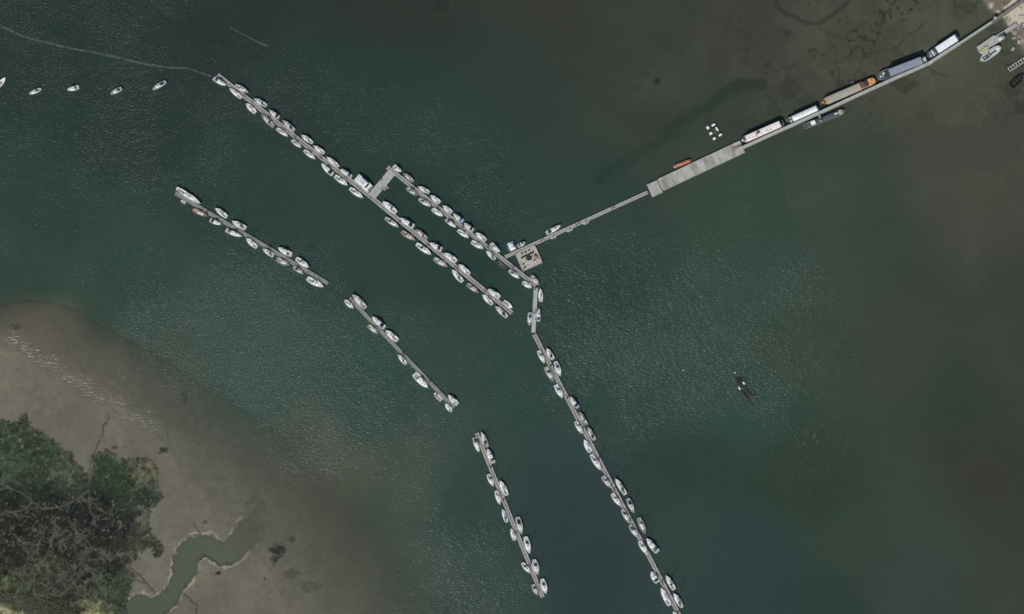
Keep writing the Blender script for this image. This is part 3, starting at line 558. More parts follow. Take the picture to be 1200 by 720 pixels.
# ------------------------------------------------------------------ piers
def pier(points, wpx, z, name, label, mat, rail=True, zs=None, cat='pier'):
    x0, y0 = W(*points[0]); o = empty(name, (x0, y0, 0), 0, label=label, cat=cat); P = [Vector((W(*q)[0]-x0, W(*q)[1]-y0, 0)) for q in points]
    w = wpx*S; Z = zs or [z]*len(P)
    def nrm(i):
        a = P[max(i-1, 0)]; b_ = P[min(i+1, len(P)-1)]; d = (b_-a).normalized(); return Vector((-d.y, d.x, 0))
    for i in range(len(P)-1):
        a, b_ = P[i], P[i+1]; na, nb = nrm(i), nrm(i+1); h = w/2; vs = []
        for q, n_, zz in ((a, na, Z[i]), (b_, nb, Z[i+1])):
            vs += [(q.x-n_.x*h, q.y-n_.y*h, zz-.3), (q.x+n_.x*h, q.y+n_.y*h, zz-.3), (q.x+n_.x*h, q.y+n_.y*h, zz), (q.x-n_.x*h, q.y-n_.y*h, zz)]
        MB().add(vs, [(3, 2, 1, 0), (4, 5, 6, 7), (0, 1, 5, 4), (1, 2, 6, 5), (2, 3, 7, 6), (3, 0, 4, 7)]).build('deck_section', mat, o)
        if rail:
            for s in (-1, 1):
                m = MB(); n_steps = max(1, int((b_-a).length/2.5)); pr = None
                for j in range(n_steps+1):
                    t = j/n_steps; q = a.lerp(b_, t); n_ = na.lerp(nb, t); zz = Z[i]*(1-t)+Z[i+1]*t; c = (q.x+n_.x*s*(h-.06), q.y+n_.y*s*(h-.06))
                    m.tube((c[0], c[1], zz), (c[0], c[1], zz+1.05), .035, n=4)
                    if pr:
                        for hz in (.55, 1.05): m.tube((pr[0], pr[1], pr[2]+hz), (c[0], c[1], zz+hz), .03, n=4)
                    pr = (c[0], c[1], zz)
                m.build('handrail', ALU, o)
        Ls = (b_-a).length; q = 3.0
        while q < Ls and Z[i] > 1.0:
            c = a.lerp(b_, q/Ls); n_ = na; zz = Z[i]-.3
            for s in (-1, 1): MB().tube((c.x+n_.x*s*h*.75, c.y+n_.y*s*h*.75, -2.5), (c.x+n_.x*s*h*.75, c.y+n_.y*s*h*.75, zz), .16, n=6).build('pile', WOOD, o)
            MB().tube((c.x-n_.x*h*.95, c.y-n_.y*h*.95, zz-.12), (c.x+n_.x*h*.95, c.y+n_.y*h*.95, zz-.12), .13, n=4).build('cross_beam', WOOD, o)
            q += 7.0
    return o
pontoon((592, 301.5), (759, 225.5), 3.7, PLK[1], 'thin floating walkway from the work platform up to the wide jetty', edge=True, sec=21, name='floating_walkway')
def pad(px, py, label):
    x, y = W(px, py); o = empty('mooring_pad', (x, y, 0), math.radians(24), label=label, cat='pontoon pad', group='small pads along the lower side of the walkway')
    MB().prism([(-2.3, .8), (2.3, .8), (1.5, -.75), (-1.4, -.75)], .1, .5).build('deck', CONC2, o)
    pl = MB().tube((-.2, .0, -3), (-.2, 0, 2.4), .24, n=8).build('pile', STEEL, o); MB().tube((-.2, 0, 2.4), (-.2, 0, 2.7), .26, .03, 8).build('pile_cap', STEEL, pl)
pad(648.5, 278.2, 'small pale pad under the walkway beside the berthed white motorboat'); pad(667.5, 270, 'middle of three small pale pads under the walkway'); pad(686.5, 261.4, 'small pale pad under walkway nearest the wide jetty')
PALE = planks('pier_boards', (186, 188, 180), (162, 164, 156), (132, 134, 128), .5)
BRN = planks('pier_boards_brown', (138, 130, 118), (112, 104, 94), (84, 78, 70), .5)
pier([(868, 174.5), (905, 157.5), (969, 128.7), (1010, 109.8), (1049, 92), (1070, 83), (1088, 75), (1106, 63), (1124, 51.5)], 3.9, 2.2, 'pier', 'long pale raised pier with houseboats moored along its upper side', PALE)
pier([(1124.5, 51.2), (1162, 26.4)], 3.0, 2.2, 'gangway', 'narrower grey footbridge between the pier and the shore end', PALE)
pier([(1162.5, 26.2), (1177, 16.5), (1196, 2.8), (1212, -8)], 4.0, 2.1, 'pier_approach', 'brown boarded pier approach crossing the sandy shore', BRN)
# ------------------------------------------------------------------ jetty
def jetty():
    (x, y), r, L = frame((773.5, 217.3), (870, 172)); o = empty('jetty', (x, y, 0), r, label='wide grey stained jetty between thin walkway and raised pier', cat='jetty'); w = 7.6; n = 9
    for i in range(n):
        x0 = i*L/n; x1 = x0+L/n-.04; yy = -.0
        MB().box(((x0+x1)/2, yy, .8), (x1-x0, w, .5)).build('deck_section', CONC, o)
    m = MB()
    for s in (-1, 1): m.box((L/2, s*(w/2-.12), 1.1), (L, .24, .1))
    m.build('kerb', EDGE, o)
    m = MB()
    for i in range(10):
        for s in (-1, 1): MB().tube((2+i*(L-4)/9, s*w*.36, -3), (2+i*(L-4)/9, s*w*.36, .54), .3, n=8).build('pile', STEEL, o)
    for s in (-1, 1):
        for i in range(7): m.box((3+i*(L-6)/6, s*(w/2+.12), .7), (.5, .24, .7))
    m.build('fender', DARK, o)
    MB().box((L-3.2, .9, 1.45), (5.0, 1.5, .12)).build('access_ramp', BRN, o)
    m = MB()
    for q in (-.55, .55): m.tube((2.3+q, -2.6, 1.2), (1.7+q, 2.4, 1.2), .07)
    m.build('rail_track', DARK, o)
    (x, y), r, L2 = frame((760.6, 223.3), (772.8, 217.8)); e = empty('jetty_landing', (x, y, 0), r, label='pale square landing at the lower left end of the wide jetty', cat='jetty')
    MB().box((L2/2, -.45, .85), (L2-.1, 8.0, .5)).build('deck', CONC2, e); m = MB()
    for i in (0, 1):
        for j in (-1, 1): m.tube((1+i*(L2-2), j*3-.4, -3), (1+i*(L2-2), j*3-.4, .6), .3, n=8)
    m.build('support', STEEL, e)
jetty()
# ------------------------------------------------------------------ boats
def fy(t, w0, tm, pw, p2=1.0):
    if t < tm: return w0+(1-w0)*math.sin(math.pi/2*t/tm)
    u = (t-tm)/(1-tm); return max(1-u**pw, 0)**p2
def arch(m, L, t0, t1, y0, y1, z0, h0, h1, seg=6, xo=None):
    secs = []
    for i in range(4):
        s = i/3; t = t0+(t1-t0)*s; hw = y0+(y1-y0)*s; h = (h0+(h1-h0)*s)*(1.0 if 0 < i < 3 else .82); sec = []
        for j in range(seg+1):
            a = math.pi*j/seg; sec.append((-L/2+t*L, -hw*math.copysign(abs(math.cos(a))**.6, math.cos(a)), z0+h*math.sin(a)**.7 if 0 < j < seg else z0))
        secs.append(sec)
    return m.loft(secs)
def hull_parts(o, L, B, f, hmat, dmat, fb, rise, ck, cw, T=14, cockmat=None, ckz=.45):
    ts = sorted(set([i/T for i in range(T+1)]+[.97, ck[0], ck[1]])); X = lambda t: -L/2+t*L
    zs = lambda t: fb+rise*t**1.6
    secs = []
    for t in ts:
        b_ = B/2*f(t); z = zs(t); kl = -.45*(1-t**6); rk = .06*L*max(t-.9, 0)/.1
        secs.append([(X(t), -b_, z), (X(t)-rk*.4, -b_*.9, z*.3), (X(t)-rk, -b_*.55, -.3), (X(t)-rk, 0, kl), (X(t)-rk, b_*.55, -.3), (X(t)-rk*.4, b_*.9, z*.3), (X(t), b_, z)])
    m = MB(); m.loft(secs, caps=False); s0 = secs[0]; m.add(s0, [tuple(range(6, -1, -1))]); hu = m.build('hull', hmat, o, True)
    m = MB(); vs = []; fs = []
    for t in ts:
        b_ = B/2*f(t)*.97; z = zs(t)-.04; c = min(cw, b_*.82); vs += [(X(t), -b_, z), (X(t), -c, z+.02), (X(t), c, z+.02), (X(t), b_, z)]
    for i in range(len(ts)-1):
        for j in range(3):
            if j == 1 and ck[0]-1e-6 <= ts[i] and ts[i+1] <= ck[1]+1e-6: continue
            a = i*4+j; fs.append((a, a+4, a+5, a+1))
    m.add(vs, fs).build('deck', dmat, o)
    # toe rail
    m = MB(); 
    for s in (-1, 1):
        sec = []
        for t in ts:
            b_ = B/2*f(t); z = zs(t); sec.append([(X(t), s*b_, z-.03), (X(t), s*b_, z+.06), (X(t), s*max(b_-.07, 0), z+.06), (X(t), s*max(b_-.07, 0), z-.03)])
        m.loft(sec, closed=True)
    m.build('gunwale', hmat, o)
    if ck[1] > ck[0]:
        c0, c1 = min(cw, B/2*f(ck[0])*.97*.82), min(cw, B/2*f(ck[1])*.97*.82); za, zb = zs(ck[0])-.02, zs(ck[1])-.02; x0, x1 = X(ck[0]), X(ck[1]); zf = fb-ckz
        m = MB(); m.add([(x0, -c0, za), (x1, -c1, zb), (x1, c1, zb), (x0, c0, za), (x0, -c0, zf), (x1, -c1, zf), (x1, c1, zf), (x0, c0, zf)], [(4, 5, 6, 7), (0, 1, 5, 4), (1, 2, 6, 5), (2, 3, 7, 6), (3, 0, 4, 7)])
        ckp = m.build('cockpit', cockmat or COCK, o)
        b2 = MB()
        for s in (-1, 1): b2.box(((x0+x1)/2, s*(min(c0, c1)-.14), fb-ckz+.16), (x1-x0-.05, .26, .32))
        b2.build('bench', hmat, ckp)
    return X, zs
def fenders(o, L, B, fb, side, rng):
    for t in (-.18, .1, .3):
        MB().tube((t*L, side*(B/2*.93+.10), .25), (t*L, side*(B/2*.93+.10), .8), .12, n=6).build('fender', rng.choice((CANV['N'], GEL, GEL, CANV['K'])), o)
def yacht(o, L, B, cover, rng, side, hull=None):
    f = lambda t, w0=rng.uniform(.56, .76), tm=rng.uniform(.40, .48): fy(t, w0, tm, 2.1, .95)
    hm = hull or rng.choice((GEL, GEL, GEL, GEL, GEL2, GEL3)); dm = rng.choice((DECKW, DECKW, DECKW, DECKW, DECKW, DECK2, DECK2, TEAK)) if hull is None else rng.choice((DECKW, TEAK))
    if cover == 'W': dm = DECKW; hm = GEL
    fb = .85+.02*L; ck = (.07, .33); X, zs = hull_parts(o, L, B, f, hm, dm, fb, .35, ck, B*.26, cockmat=rng.choice((COCK, COCK, TEAK, GEL3)))
    zr = zs(.5)-.03; m = MB(); secs = []; rh = rng.uniform(.32, .45)
    for t, w, h in ((.335, .31, .9), (.36, .32, 1), (.50, .30, 1), (.62, .24, .85), (.71, .15, .55), (.74, .10, .05)):
        w *= B; h *= rh; z = zs(t)-.05; secs.append([(X(t), -w, z), (X(t), -w*.88, z+h*.85), (X(t), -w*.4, z+h+.03), (X(t), w*.4, z+h+.03), (X(t), w*.88, z+h*.85), (X(t), w, z)])
    cab = m.loft(secs).build('coachroof', GEL if rng.random() < .8 else GEL2, o)
    m = MB()
    for s in (-1, 1):
        m.add([(X(.40), s*(B*.313), zr+.12), (X(.58), s*(B*.262), zr+.14), (X(.57), s*(B*.252), zr+.27), (X(.41), s*(B*.292), zr+.29)], [(0, 1, 2, 3) if s < 0 else (3, 2, 1, 0)])
    m.build('window', GLASS, cab)
    MB().box((X(.56), 0, zs(.56)+rh+.01), (.55, .5, .07)).build('hatch', GLASS, cab); MB().box((X(.80), 0, zs(.8)+.04), (.5, .45, .08)).build('hatch', GLASS if rng.random() < .6 else GEL3, o)
    MB().box((X(.385), 0, zs(.385)+rh+.02), (.7, .6, .06)).build('sliding_hatch', rng.choice((GEL, TEAK, GEL3)), cab)
    if cover in 'NBKGTR':
        m = MB(); big = cover in 'NBK'; arch(m, L, .32 if big else .34, .42 if big else .40, B*.27, B*.24, zs(.38)+.02, .95, rh+.30); m.build('spray_hood', CANV[cover], o, True)
        if big and rng.random() < .45: m = MB(); arch(m, L, .20, .305, B*.22, B*.24, zs(.2)-.02, .5, .75); m.build('cockpit_cover', CANV[cover], o, True)
    mh = L*rng.uniform(1.1, 1.25); mx_ = X(.575)
    ms = MB().tube((mx_, 0, zs(.57)+rh*.9), (mx_, 0, mh), .085, .05, 6).build('mast', ALU, o)
    MB().tube((mx_, -B*.28, mh*.55), (mx_, B*.28, mh*.55), .03, n=4).build('spreader', ALU, ms)
    bz = zs(.5)+rh+.85; bm = MB().tube((mx_, 0, bz), (X(.17), 0, bz+.05), .06, n=5).build('boom', ALU, o)
    sc = CANV[rng.choice(('N', 'W', 'W', 'G', 'K', cover if cover in CANV else 'W'))] if rng.random() < .8 else CANV['W']
    m = MB(); m.tube((mx_-.1, 0, bz+.17), (X(.2), 0, bz+.14), .19, .10, 7); m.build('sail_cover', sc, bm, True)
    m = MB(); 
    for p_ in ((X(.985), 0, zs(.98)), (X(.01), 0, zs(0)), (X(.52), B*.46, zs(.5)), (X(.52), -B*.46, zs(.5))): m.tube(p_, (mx_, 0, mh-.15), .015, n=3)
    m.build('rigging', ALU, o)
    if rng.random() < .75: MB().tube((X(.97), 0, zs(.97)+.3), (mx_+.25, 0, mh*.9), .05, .03, 5).build('furled_sail', CANV['W'] if rng.random() < .6 else CANV['N'], o)
    m = MB(); hb = B/2
    pts = [(X(.86), -hb*f(.86)*.9, zs(.86)+.6), (X(.99), 0, zs(.99)+.65), (X(.86), hb*f(.86)*.9, zs(.86)+.6)]; m.path(pts, .02, 4)
    for q in pts: m.tube((q[0]-.02, q[1]*.98, q[2]-.6), q, .02, n=4)
    m.build('bow_rail', ALU, o); m = MB()
    pts = [(X(.14), -hb*f(.14)*.93, zs(.14)+.6), (X(.01), -hb*f(0)*.85, zs(0)+.6), (X(.01), hb*f(0)*.85, zs(0)+.6), (X(.14), hb*f(.14)*.93, zs(.14)+.6)]; m.path(pts, .02, 4)
    for q in pts: m.tube((q[0], q[1], q[2]-.6), q, .02, n=4)
    m.build('stern_rail', ALU, o)
    if L > 8.2: MB().torus((X(.12), 0, fb+.45), .38, .03, 12, 4).build('steering_wheel', DARK, o)
    else: MB().tube((X(.04), 0, fb+.25), (X(.17), .1, fb+.35), .03, n=4).build('tiller', WOOD, o)
    if rng.random() < .35: MB().box((X(.01)-.05, -B*.15, .55), (.28, .32, .7)).build('outboard_motor', DARK, o)
    if side: fenders(o, L, B, fb, side, rng)
def cruiser(o, L, B, cover, rng, side, hull=None):
    f = lambda t: fy(t, .84, .38, 2.5, .9); hm = hull or rng.choice((GEL, GEL, GEL2)); fb = .95
    X, zs = hull_parts(o, L, B, f, hm, DECKW, fb, .45, (.05, .32), B*.34, cockmat=rng.choice((COCK, TEAK, GEL3)), ckz=.5)
    m = MB(); secs = []
    for t, w, h in ((.325, .36, 1.25), (.34, .37, 1.35), (.52, .36, 1.35), (.55, .33, 1.25), (.66, .30, .55), (.84, .17, .28), (.90, .05, .02)):
        w *= B; z = zs(t)-.05; secs.append([(X(t), -w, z), (X(t), -w*.86, z+h), (X(t), -w*.3, z+h+.05), (X(t), w*.3, z+h+.05), (X(t), w*.86, z+h), (X(t), w, z)])
    cab = m.loft(secs).build('cabin', GEL, o)
    z1, z2 = zs(.56)-.05+1.17, zs(.655)-.05+.62
    MB().add([(X(.562), -B*.27, z1+.03), (X(.562), B*.27, z1+.03), (X(.652), B*.25, z2+.03), (X(.652), -B*.25, z2+.03)], [(0, 3, 2, 1)]).build('windscreen', GLASS, cab)
    m = MB(); zb = zs(.4)-.05
    for s in (-1, 1): m.add([(X(.36), s*(B*.345), zb+.75), (X(.53), s*(B*.338), zb+.75), (X(.53), s*(B*.325), zb+1.15), (X(.36), s*(B*.33), zb+1.15)], [(0, 1, 2, 3) if s < 0 else (3, 2, 1, 0)])
    m.build('window', GLASS, cab); MB().box((X(.44), 0, zs(.44)+1.37), (.6, .55, .06)).build('hatch', GLASS, cab); MB().box((X(.75), 0, zs(.75)+.42), (.5, .5, .08)).build('hatch', GLASS, cab)
    if cover in 'NBKGTR': m = MB(); arch(m, L, .10, .33, B*.36, B*.35, fb, 1.0, 1.35); m.build('canopy', CANV[cover], o, True)
    else:
        MB().box((X(.10), 0, fb-.2), (.45, B*.5, .42)).build('stern_seat', CANV['W'], o); MB().box((X(.28), B*.16, fb), (.4, .45, .9)).build('helm_seat', CANV['G'], o)
    MB().box((X(0)-.3, 0, .28), (.6, B*.66, .08)).build('swim_platform', GEL3, o)
    ob = MB().box((X(0)-.35, 0, .75), (.45, .4, .7), 0, .8).build('outboard_motor', DARK, o)
    m = MB(); hb = B/2; pts = [(X(.6), -hb*f(.6)*.93, zs(.6)+.55), (X(.85), -hb*f(.85)*.9, zs(.85)+.6), (X(.985), 0, zs(.98)+.65), (X(.85), hb*f(.85)*.9, zs(.85)+.6), (X(.6), hb*f(.6)*.93, zs(.6)+.55)]; m.path(pts, .022, 4)
    for q in pts: m.tube((q[0], q[1], q[2]-.6), q, .02, n=4)
    m.build('guard_rail', ALU, o)
    if side: fenders(o, L, B, fb, side, rng)
def openboat(o, L, B, cover, rng, side, hull=None):
    f = lambda t: fy(t, .8, .42, 2.3, .9); hm = hull or GEL; fb = .62
    X, zs = hull_parts(o, L, B, f, hm, hm, fb, .28, (.06, .62), B*.36, cockmat=COCK, ckz=.42)
    for t in (.22, .42): MB().box((X(t), 0, fb-.06), (.35, B*.68, .08)).build('thwart', TEAK, o)
    if cover in CANV and cover != 'W': m = MB(); arch(m, L, .62, .78, B*.34, B*.24, zs(.7)-.02, .6, .4); m.build('fore_cuddy', CANV[cover], o, True)
    else: MB().box((X(.36), B*.0, fb+.2), (.5, .6, .8), 0, .8).build('console', GEL, o)
    MB().box((X(0)-.1, 0, .6), (.4, .35, .7), 0, .8).build('outboard_motor', DARK, o)
def dinghy(o, L, B, cover, rng, side, hull=None):
    m = MB(); n = 10; hm = hull or CANV['G']; R = B*.16
    pts = [(-L/2, -B/2+R), (L*.2, -B/2+R), (L*.42, -B*.2), (L/2-R, 0), (L*.42, B*.2), (L*.2, B/2-R), (-L/2, B/2-R)]
    for a, b_ in zip(pts[:-1], pts[1:]): m.tube((a[0], a[1], .25), (b_[0], b_[1], .25), R, n=8)
    m.build('tube', hm, o, True); MB().prism([(p_[0]*.98, p_[1]) for p_ in pts], .05, .14).build('floor', CANV['G'], o)
    MB().box((-L*.05, 0, .36), (.25, B*.7, .05)).build('thwart', TEAK, o); MB().box((-L/2-.05, 0, .5), (.3, .28, .6), 0, .8).build('outboard_motor', DARK, o)
BK = {'y': yacht, 'm': cruiser, 'o': openboat, 'd': dinghy}
KN = {'y': ('sailing_yacht', 'yacht'), 'm': ('motor_cruiser', 'motorboat'), 'o': ('open_boat', 'open boat'), 'd': ('inflatable_dinghy', 'dinghy')}
CN = {'N': 'navy', 'B': 'bright blue', 'K': 'black', 'G': 'grey', 'T': 'tan', 'R': 'orange'}
ORD = ['topmost', 'second from top', 'third from top', 'fourth from top', 'fifth from top', 'sixth from top', 'seventh from top', 'eighth from top', 'ninth from top', 'tenth from top', 'eleventh from top', 'twelfth from top']
def desc(ty, cv, L):
    sz = 'large ' if L > 8.9 else ('small ' if L < 6.9 else '')
    if ty == 'y': return f'{sz}white yacht' + (f' with {CN[cv]} hood' if cv in CN else '')
    if ty == 'm': return f'{sz}white motorboat' + (f' with {CN[cv]} canopy' if cv in CN else '')
    if ty == 'd': return f'{sz}grey dinghy'
    return f'{sz}open boat'
def boat(sx, sy, bx, by, bm, ty, cv, label, group=None, side=0, seed=0, hull=None):
    (x0, y0), (x1, y1) = W(sx, sy), W(bx, by); L = math.hypot(x1-x0, y1-y0); rng = random.Random(int(sx*31+sy*17)+seed)
    o = empty(KN[ty][0], ((x0+x1)/2, (y0+y1)/2, 0), math.atan2(y1-y0, x1-x0), label=label, cat=KN[ty][1], group=group)
    BK[ty](o, L, bm*S*1.05, cv, rng, side, hull); return o
ROWS = [
 ('right', 'top left pontoon', [(276, 100, 291.5, 109, 5, 'y', 'G'), (312.5, 124.5, 297.5, 116, 6, 'y', 'K'), (326.5, 138, 316, 129.5, 5, 'm', 'K'), (345, 153.5, 331.5, 141.5, 5.2, 'y', 'N'), (366.5, 168, 353, 158.5, 5, 'y', 'G'),
   (380, 180, 367, 171, 5, 'y', 'W'), (397, 195.5, 382.5, 184, 4.6, 'y', 'G'), (411.5, 207.5, 399.5, 198.5, 5.2, 'm', 'G')]),
 ('left', 'top left pontoon', [(251, 92.5, 265.3, 100.5, 5.2, 'm', 'G'), (283, 115, 269, 104, 4.8, 'y', '-'), (299.5, 132.5, 288.5, 121.5, 6, 'y', 'W'), (321, 149, 306, 134, 5.4, 'y', 'K'), (324.5, 151, 338, 160.5, 4.4, 'y', 'T'),
   (342, 164.5, 353.5, 173.5, 4.6, 'y', 'N'), (356.5, 176.5, 370, 187, 4.8, 'y', '-'), (389.5, 204.5, 377, 192, 6, 'm', 'K'), (392.5, 206.5, 407.5, 217.5, 6, 'y', 'G'), (410, 221, 425.8, 232.3, 5.8, 'y', 'T')]),
 ('right', 'central pontoon', [(464.5, 249.5, 448.3, 236.3, 7, 'y', 'K'), (484.5, 265.5, 468.5, 256, 6, 'm', 'K'), (500.5, 280.5, 487, 269, 5.6, 'y', 'K'), (517, 292.5, 504, 285, 6, 'm', 'K'), (535, 306.5, 520, 296.8, 6.4, 'y', 'G'),
   (550.5, 321.5, 537.5, 310, 5.6, 'y', 'W'), (585, 348.5, 572, 339, 6, 'm', '-'), (590, 353.5, 600.3, 361.3, 5.4, 'o', 'W')]),
 ('left', 'central pontoon', [(451.5, 255.5, 467.5, 266.8, 5.6, 'y', 'N'), (470.5, 271.5, 487, 282, 6, 'y', 'G'), (488, 286, 505.7, 298.8, 6, 'y', 'N'), (508.5, 303, 524.5, 312.7, 6.2, 'y', 'T'), (542, 330.5, 529.5, 316, 6.2, 'y', 'K'),
   (547.5, 333, 560.8, 343.2, 5.6, 'y', 'K'), (577, 357, 565.3, 345.3, 5.6, 'y', 'G'), (594.5, 372, 580.2, 358.8, 5.6, 'y', 'K')]),
 ('right', 'pontoon beside platform', [(461.5, 195, 470.5, 201.5, 5.2, 'm', 'W'), (484.5, 213.3, 473, 203.3, 4.6, 'y', 'G'), (503, 226, 489.7, 219, 5, 'y', 'K'), (515.5, 238, 504.2, 229.2, 5.6, 'y', 'W'), (529.5, 249.5, 518.7, 241.2, 5, 'y', 'W'), (542, 259.5, 531.2, 250.8, 5, 'm', 'B'),
   (554, 270, 544, 261.8, 5, 'm', 'K'), (569.5, 282, 557.5, 273, 5.2, 'y', 'W'), (575.5, 286, 586, 295.7, 5.2, 'm', 'W'), (622.5, 323.5, 631.5, 334.2, 5.6, 'y', 'T')]),
 ('left', 'pontoon beside platform', [(476.5, 220.5, 489.3, 229.3, 4.6, 'y', 'K'), (491, 233.5, 505.2, 242.2, 5.2, 'y', 'K'), (506.5, 245.3, 519.3, 253.8, 5.4, 'y', 'W'), (523, 257.8, 534.8, 266.8, 4.8, 'm', 'G'), (536.5, 270, 549.7, 279, 5.2, 'y', 'W'), (552.7, 283.3, 566.8, 292, 5.6, 'y', 'G'),
   (580.2, 304.2, 569.8, 294.2, 5.2, 'y', 'K'), (582.7, 306.5, 592.8, 314.3, 4.6, 'd', 'G'), (596.5, 317.3, 609, 326.7, 5.2, 'y', 'K'), (612.3, 330.8, 623.2, 337.6, 5.4, 'y', 'W')]),
 ('right', 'short vertical link pontoon', [(633.8, 353.8, 633.2, 338.3, 4.8, 'y', 'W'), (630.8, 376, 631.8, 362, 4.4, 'm', 'N')]),
 ('left', 'short vertical link pontoon', [(621.3, 366.3, 620.2, 382, 5.4, 'y', 'N')]),
 ('right', 'longest pontoon', [(648, 421.3, 640.4, 408.2, 5.8, 'y', 'K'), (651, 423.8, 656.6, 441.3, 6, 'y', 'K'), (676.7, 477.5, 668.3, 465, 4.8, 'm', 'N'), (687.2, 498, 678.8, 482.8, 5.2, 'y', 'K'), (696.7, 516, 688.8, 500.8, 5.2, 'y', 'K'), (733, 579.5, 720.8, 560.6, 5.8, 'y', 'K'),
   (735.6, 584.2, 742.8, 601.4, 5.6, 'y', 'N'), (748.3, 606.5, 756, 625.7, 6.2, 'y', 'G'), (770, 646.5, 757.5, 631, 6.8, 'm', 'G'), (790, 691, 780.2, 674.2, 5.8, 'y', 'K'), (799.2, 711.8, 789.2, 695, 6, 'y', 'K')]),
 ('left', 'longest pontoon', [(631, 411.2, 638.2, 426.2, 5.2, 'y', 'K'), (639.2, 430, 648.7, 447.3, 6.2, 'y', 'K'), (651, 451.2, 659.2, 466.8, 6, 'y', 'N'), (674.3, 494, 682.5, 508.5, 5.2, 'y', 'G'), (691.8, 530.2, 684.4, 515, 6.2, 'y', 'W'), (692.5, 532.5, 704.2, 551.4, 6, 'y', 'G'),
   (706.2, 558.3, 716.2, 572, 5.6, 'y', 'K'), (717, 578.5, 727.3, 593.5, 5.4, 'y', 'T'), (729.2, 597.3, 737.3, 612.8, 5.2, 'y', 'K'), (738.2, 615.5, 747.7, 630.4, 6, 'y', 'K'), (749.2, 634.2, 758.6, 650.3, 6, 'y', 'G'), (770, 682, 763, 669.8, 7, 'm', 'K')]),
 ('lower left', 'longest pontoon', [(784.5, 709.5, 774.2, 688.5, 6.2, 'y', 'W'), (797, 731, 788.6, 716.3, 5.6, 'y', 'G')]),
 ('right', 'leftmost pontoon', [(207.3, 220.7, 235.6, 239.2, 5.8, 'y', 'W'), (266.2, 254.8, 252.3, 244.2, 5.8, 'y', 'G'), (288.2, 268, 271.8, 259.5, 6.2, 'y', 'K'), (341.3, 299, 326, 290.6, 6.2, 'm', 'W'), (347.3, 303, 362.2, 314, 6.2, 'y', 'K')]),
 ('left', 'leftmost pontoon', [(226.2, 245.8, 243.2, 253.8, 5, 'y', 'R'), (246.8, 258.2, 259.8, 263.2, 5, 'm', 'K'), (265.4, 270, 283.7, 277.4, 5.6, 'm', 'T'), (301.3, 290.4, 288.7, 279.6, 6, 'y', 'W'), (320.6, 300.3, 308, 291.8, 5.2, 'y', 'N'), (324.4, 303.7, 339.3, 310.8, 6, 'y', 'G'),
   (344, 313.2, 355.8, 321, 4.4, 'y', 'K'), (360, 326.3, 379.4, 336.6, 7.2, 'y', 'G')]),
 ('right', 'sparsely filled pontoon', [(428.7, 361.2, 413, 345.3, 6.8, 'y', 'T'), (450.3, 384, 436.2, 371.3, 6.2, 'm', 'K'), (466, 399.4, 451.8, 387.2, 6.6, 'y', 'T'), (535.7, 473.8, 525.3, 463, 5.8, 'm', '-')]),
 ('left', 'sparsely filled pontoon', [(404.3, 352.2, 414.3, 361.8, 5.2, 'y', 'W'), (431.5, 381.3, 443.3, 391.3, 5.4, 'y', '-'), (476.2, 427, 466.4, 415.8, 4.8, 'y', 'N'), (485.7, 438.5, 501.5, 454.6, 7.6, 'm', '-'), (517.3, 469.5, 508.8, 460.5, 4.8, 'o', 'G'), (529.2, 482.2, 521.8, 473, 5.2, 'y', 'W')]),
 ('right', 'bottom centre pontoon', [(571, 524, 564, 506.4, 5.8, 'y', 'K'), (578, 542, 571.2, 526, 5.6, 'm', 'G'), (594, 580.5, 585.8, 563.2, 6.4, 'y', 'W'), (606.4, 606, 611.3, 626.2, 6.6, 'y', 'K'), (615.8, 629, 620.5, 649, 6.4, 'y', 'K'), (625.8, 655.6, 630.2, 674.2, 6.8, 'y', 'K'), (635.2, 678.4, 639.8, 696.2, 6.4, 'y', 'K')]),
 ('left', 'bottom centre pontoon', [(556, 513.5, 561.2, 530, 5.2, 'm', 'G'), (572, 556, 578.2, 570.3, 5.4, 'y', 'K'), (581.4, 575.2, 586, 591.8, 5.4, 'y', 'W'), (594, 612, 588.8, 596.5, 5, 'y', 'B'), (603.2, 633.3, 598.8, 619.2, 4.8, 'y', 'W'), (612, 659.5, 621.2, 671.8, 5.2, 'y', 'K'), (624, 684.7, 630.2, 697.8, 5.2, 'y', 'K')]),
]
PDIR = {'short vertical link pontoon': (-3, 52), 'bottom centre pontoon': (77, 192), 'longest pontoon': (186, 360), 'sparsely filled pontoon': (122, 128), 'leftmost pontoon': (179, 106)}
for side, pon, lst in ROWS:
    for i, (sx_, sy_, bx_, by_, bm_, ty, cv) in enumerate(lst):
        L = math.hypot(bx_-sx_, by_-sy_)*S; d = desc(ty, cv, L); sd = side
        if side == 'lower left': lab = f'{d}, ' + ('near bottom edge, left side of ' if i == 0 else 'cut by bottom edge, left side of ')+pon
        else: lab = f'{d}, {ORD[i]}, {side} side of {pon}' if len(lst) > 1 else f'{d} alone on {side} side of {pon}'
        ux, uy = bx_-sx_, by_-sy_; hx, hy = PDIR.get(pon, (138, 110)); n_ = (-uy, ux); toward = (hy, -hx) if 'left' in side else (-hy, hx)
        # pontoon lies to the right of the left-hand boats (photo y runs down)
        s = 1 if (ux*toward[1]-uy*toward[0]) < 0 else -1
        hull = None
        if ty == 'm' and cv == 'T': hull = GEL3
        if cv == 'R': hull = ORANGE
        boat(sx_, sy_, bx_, by_, bm_, ty, cv, lab, f'boats berthed on the {side.split()[-1]} side of {pon}', s, hull=hull)
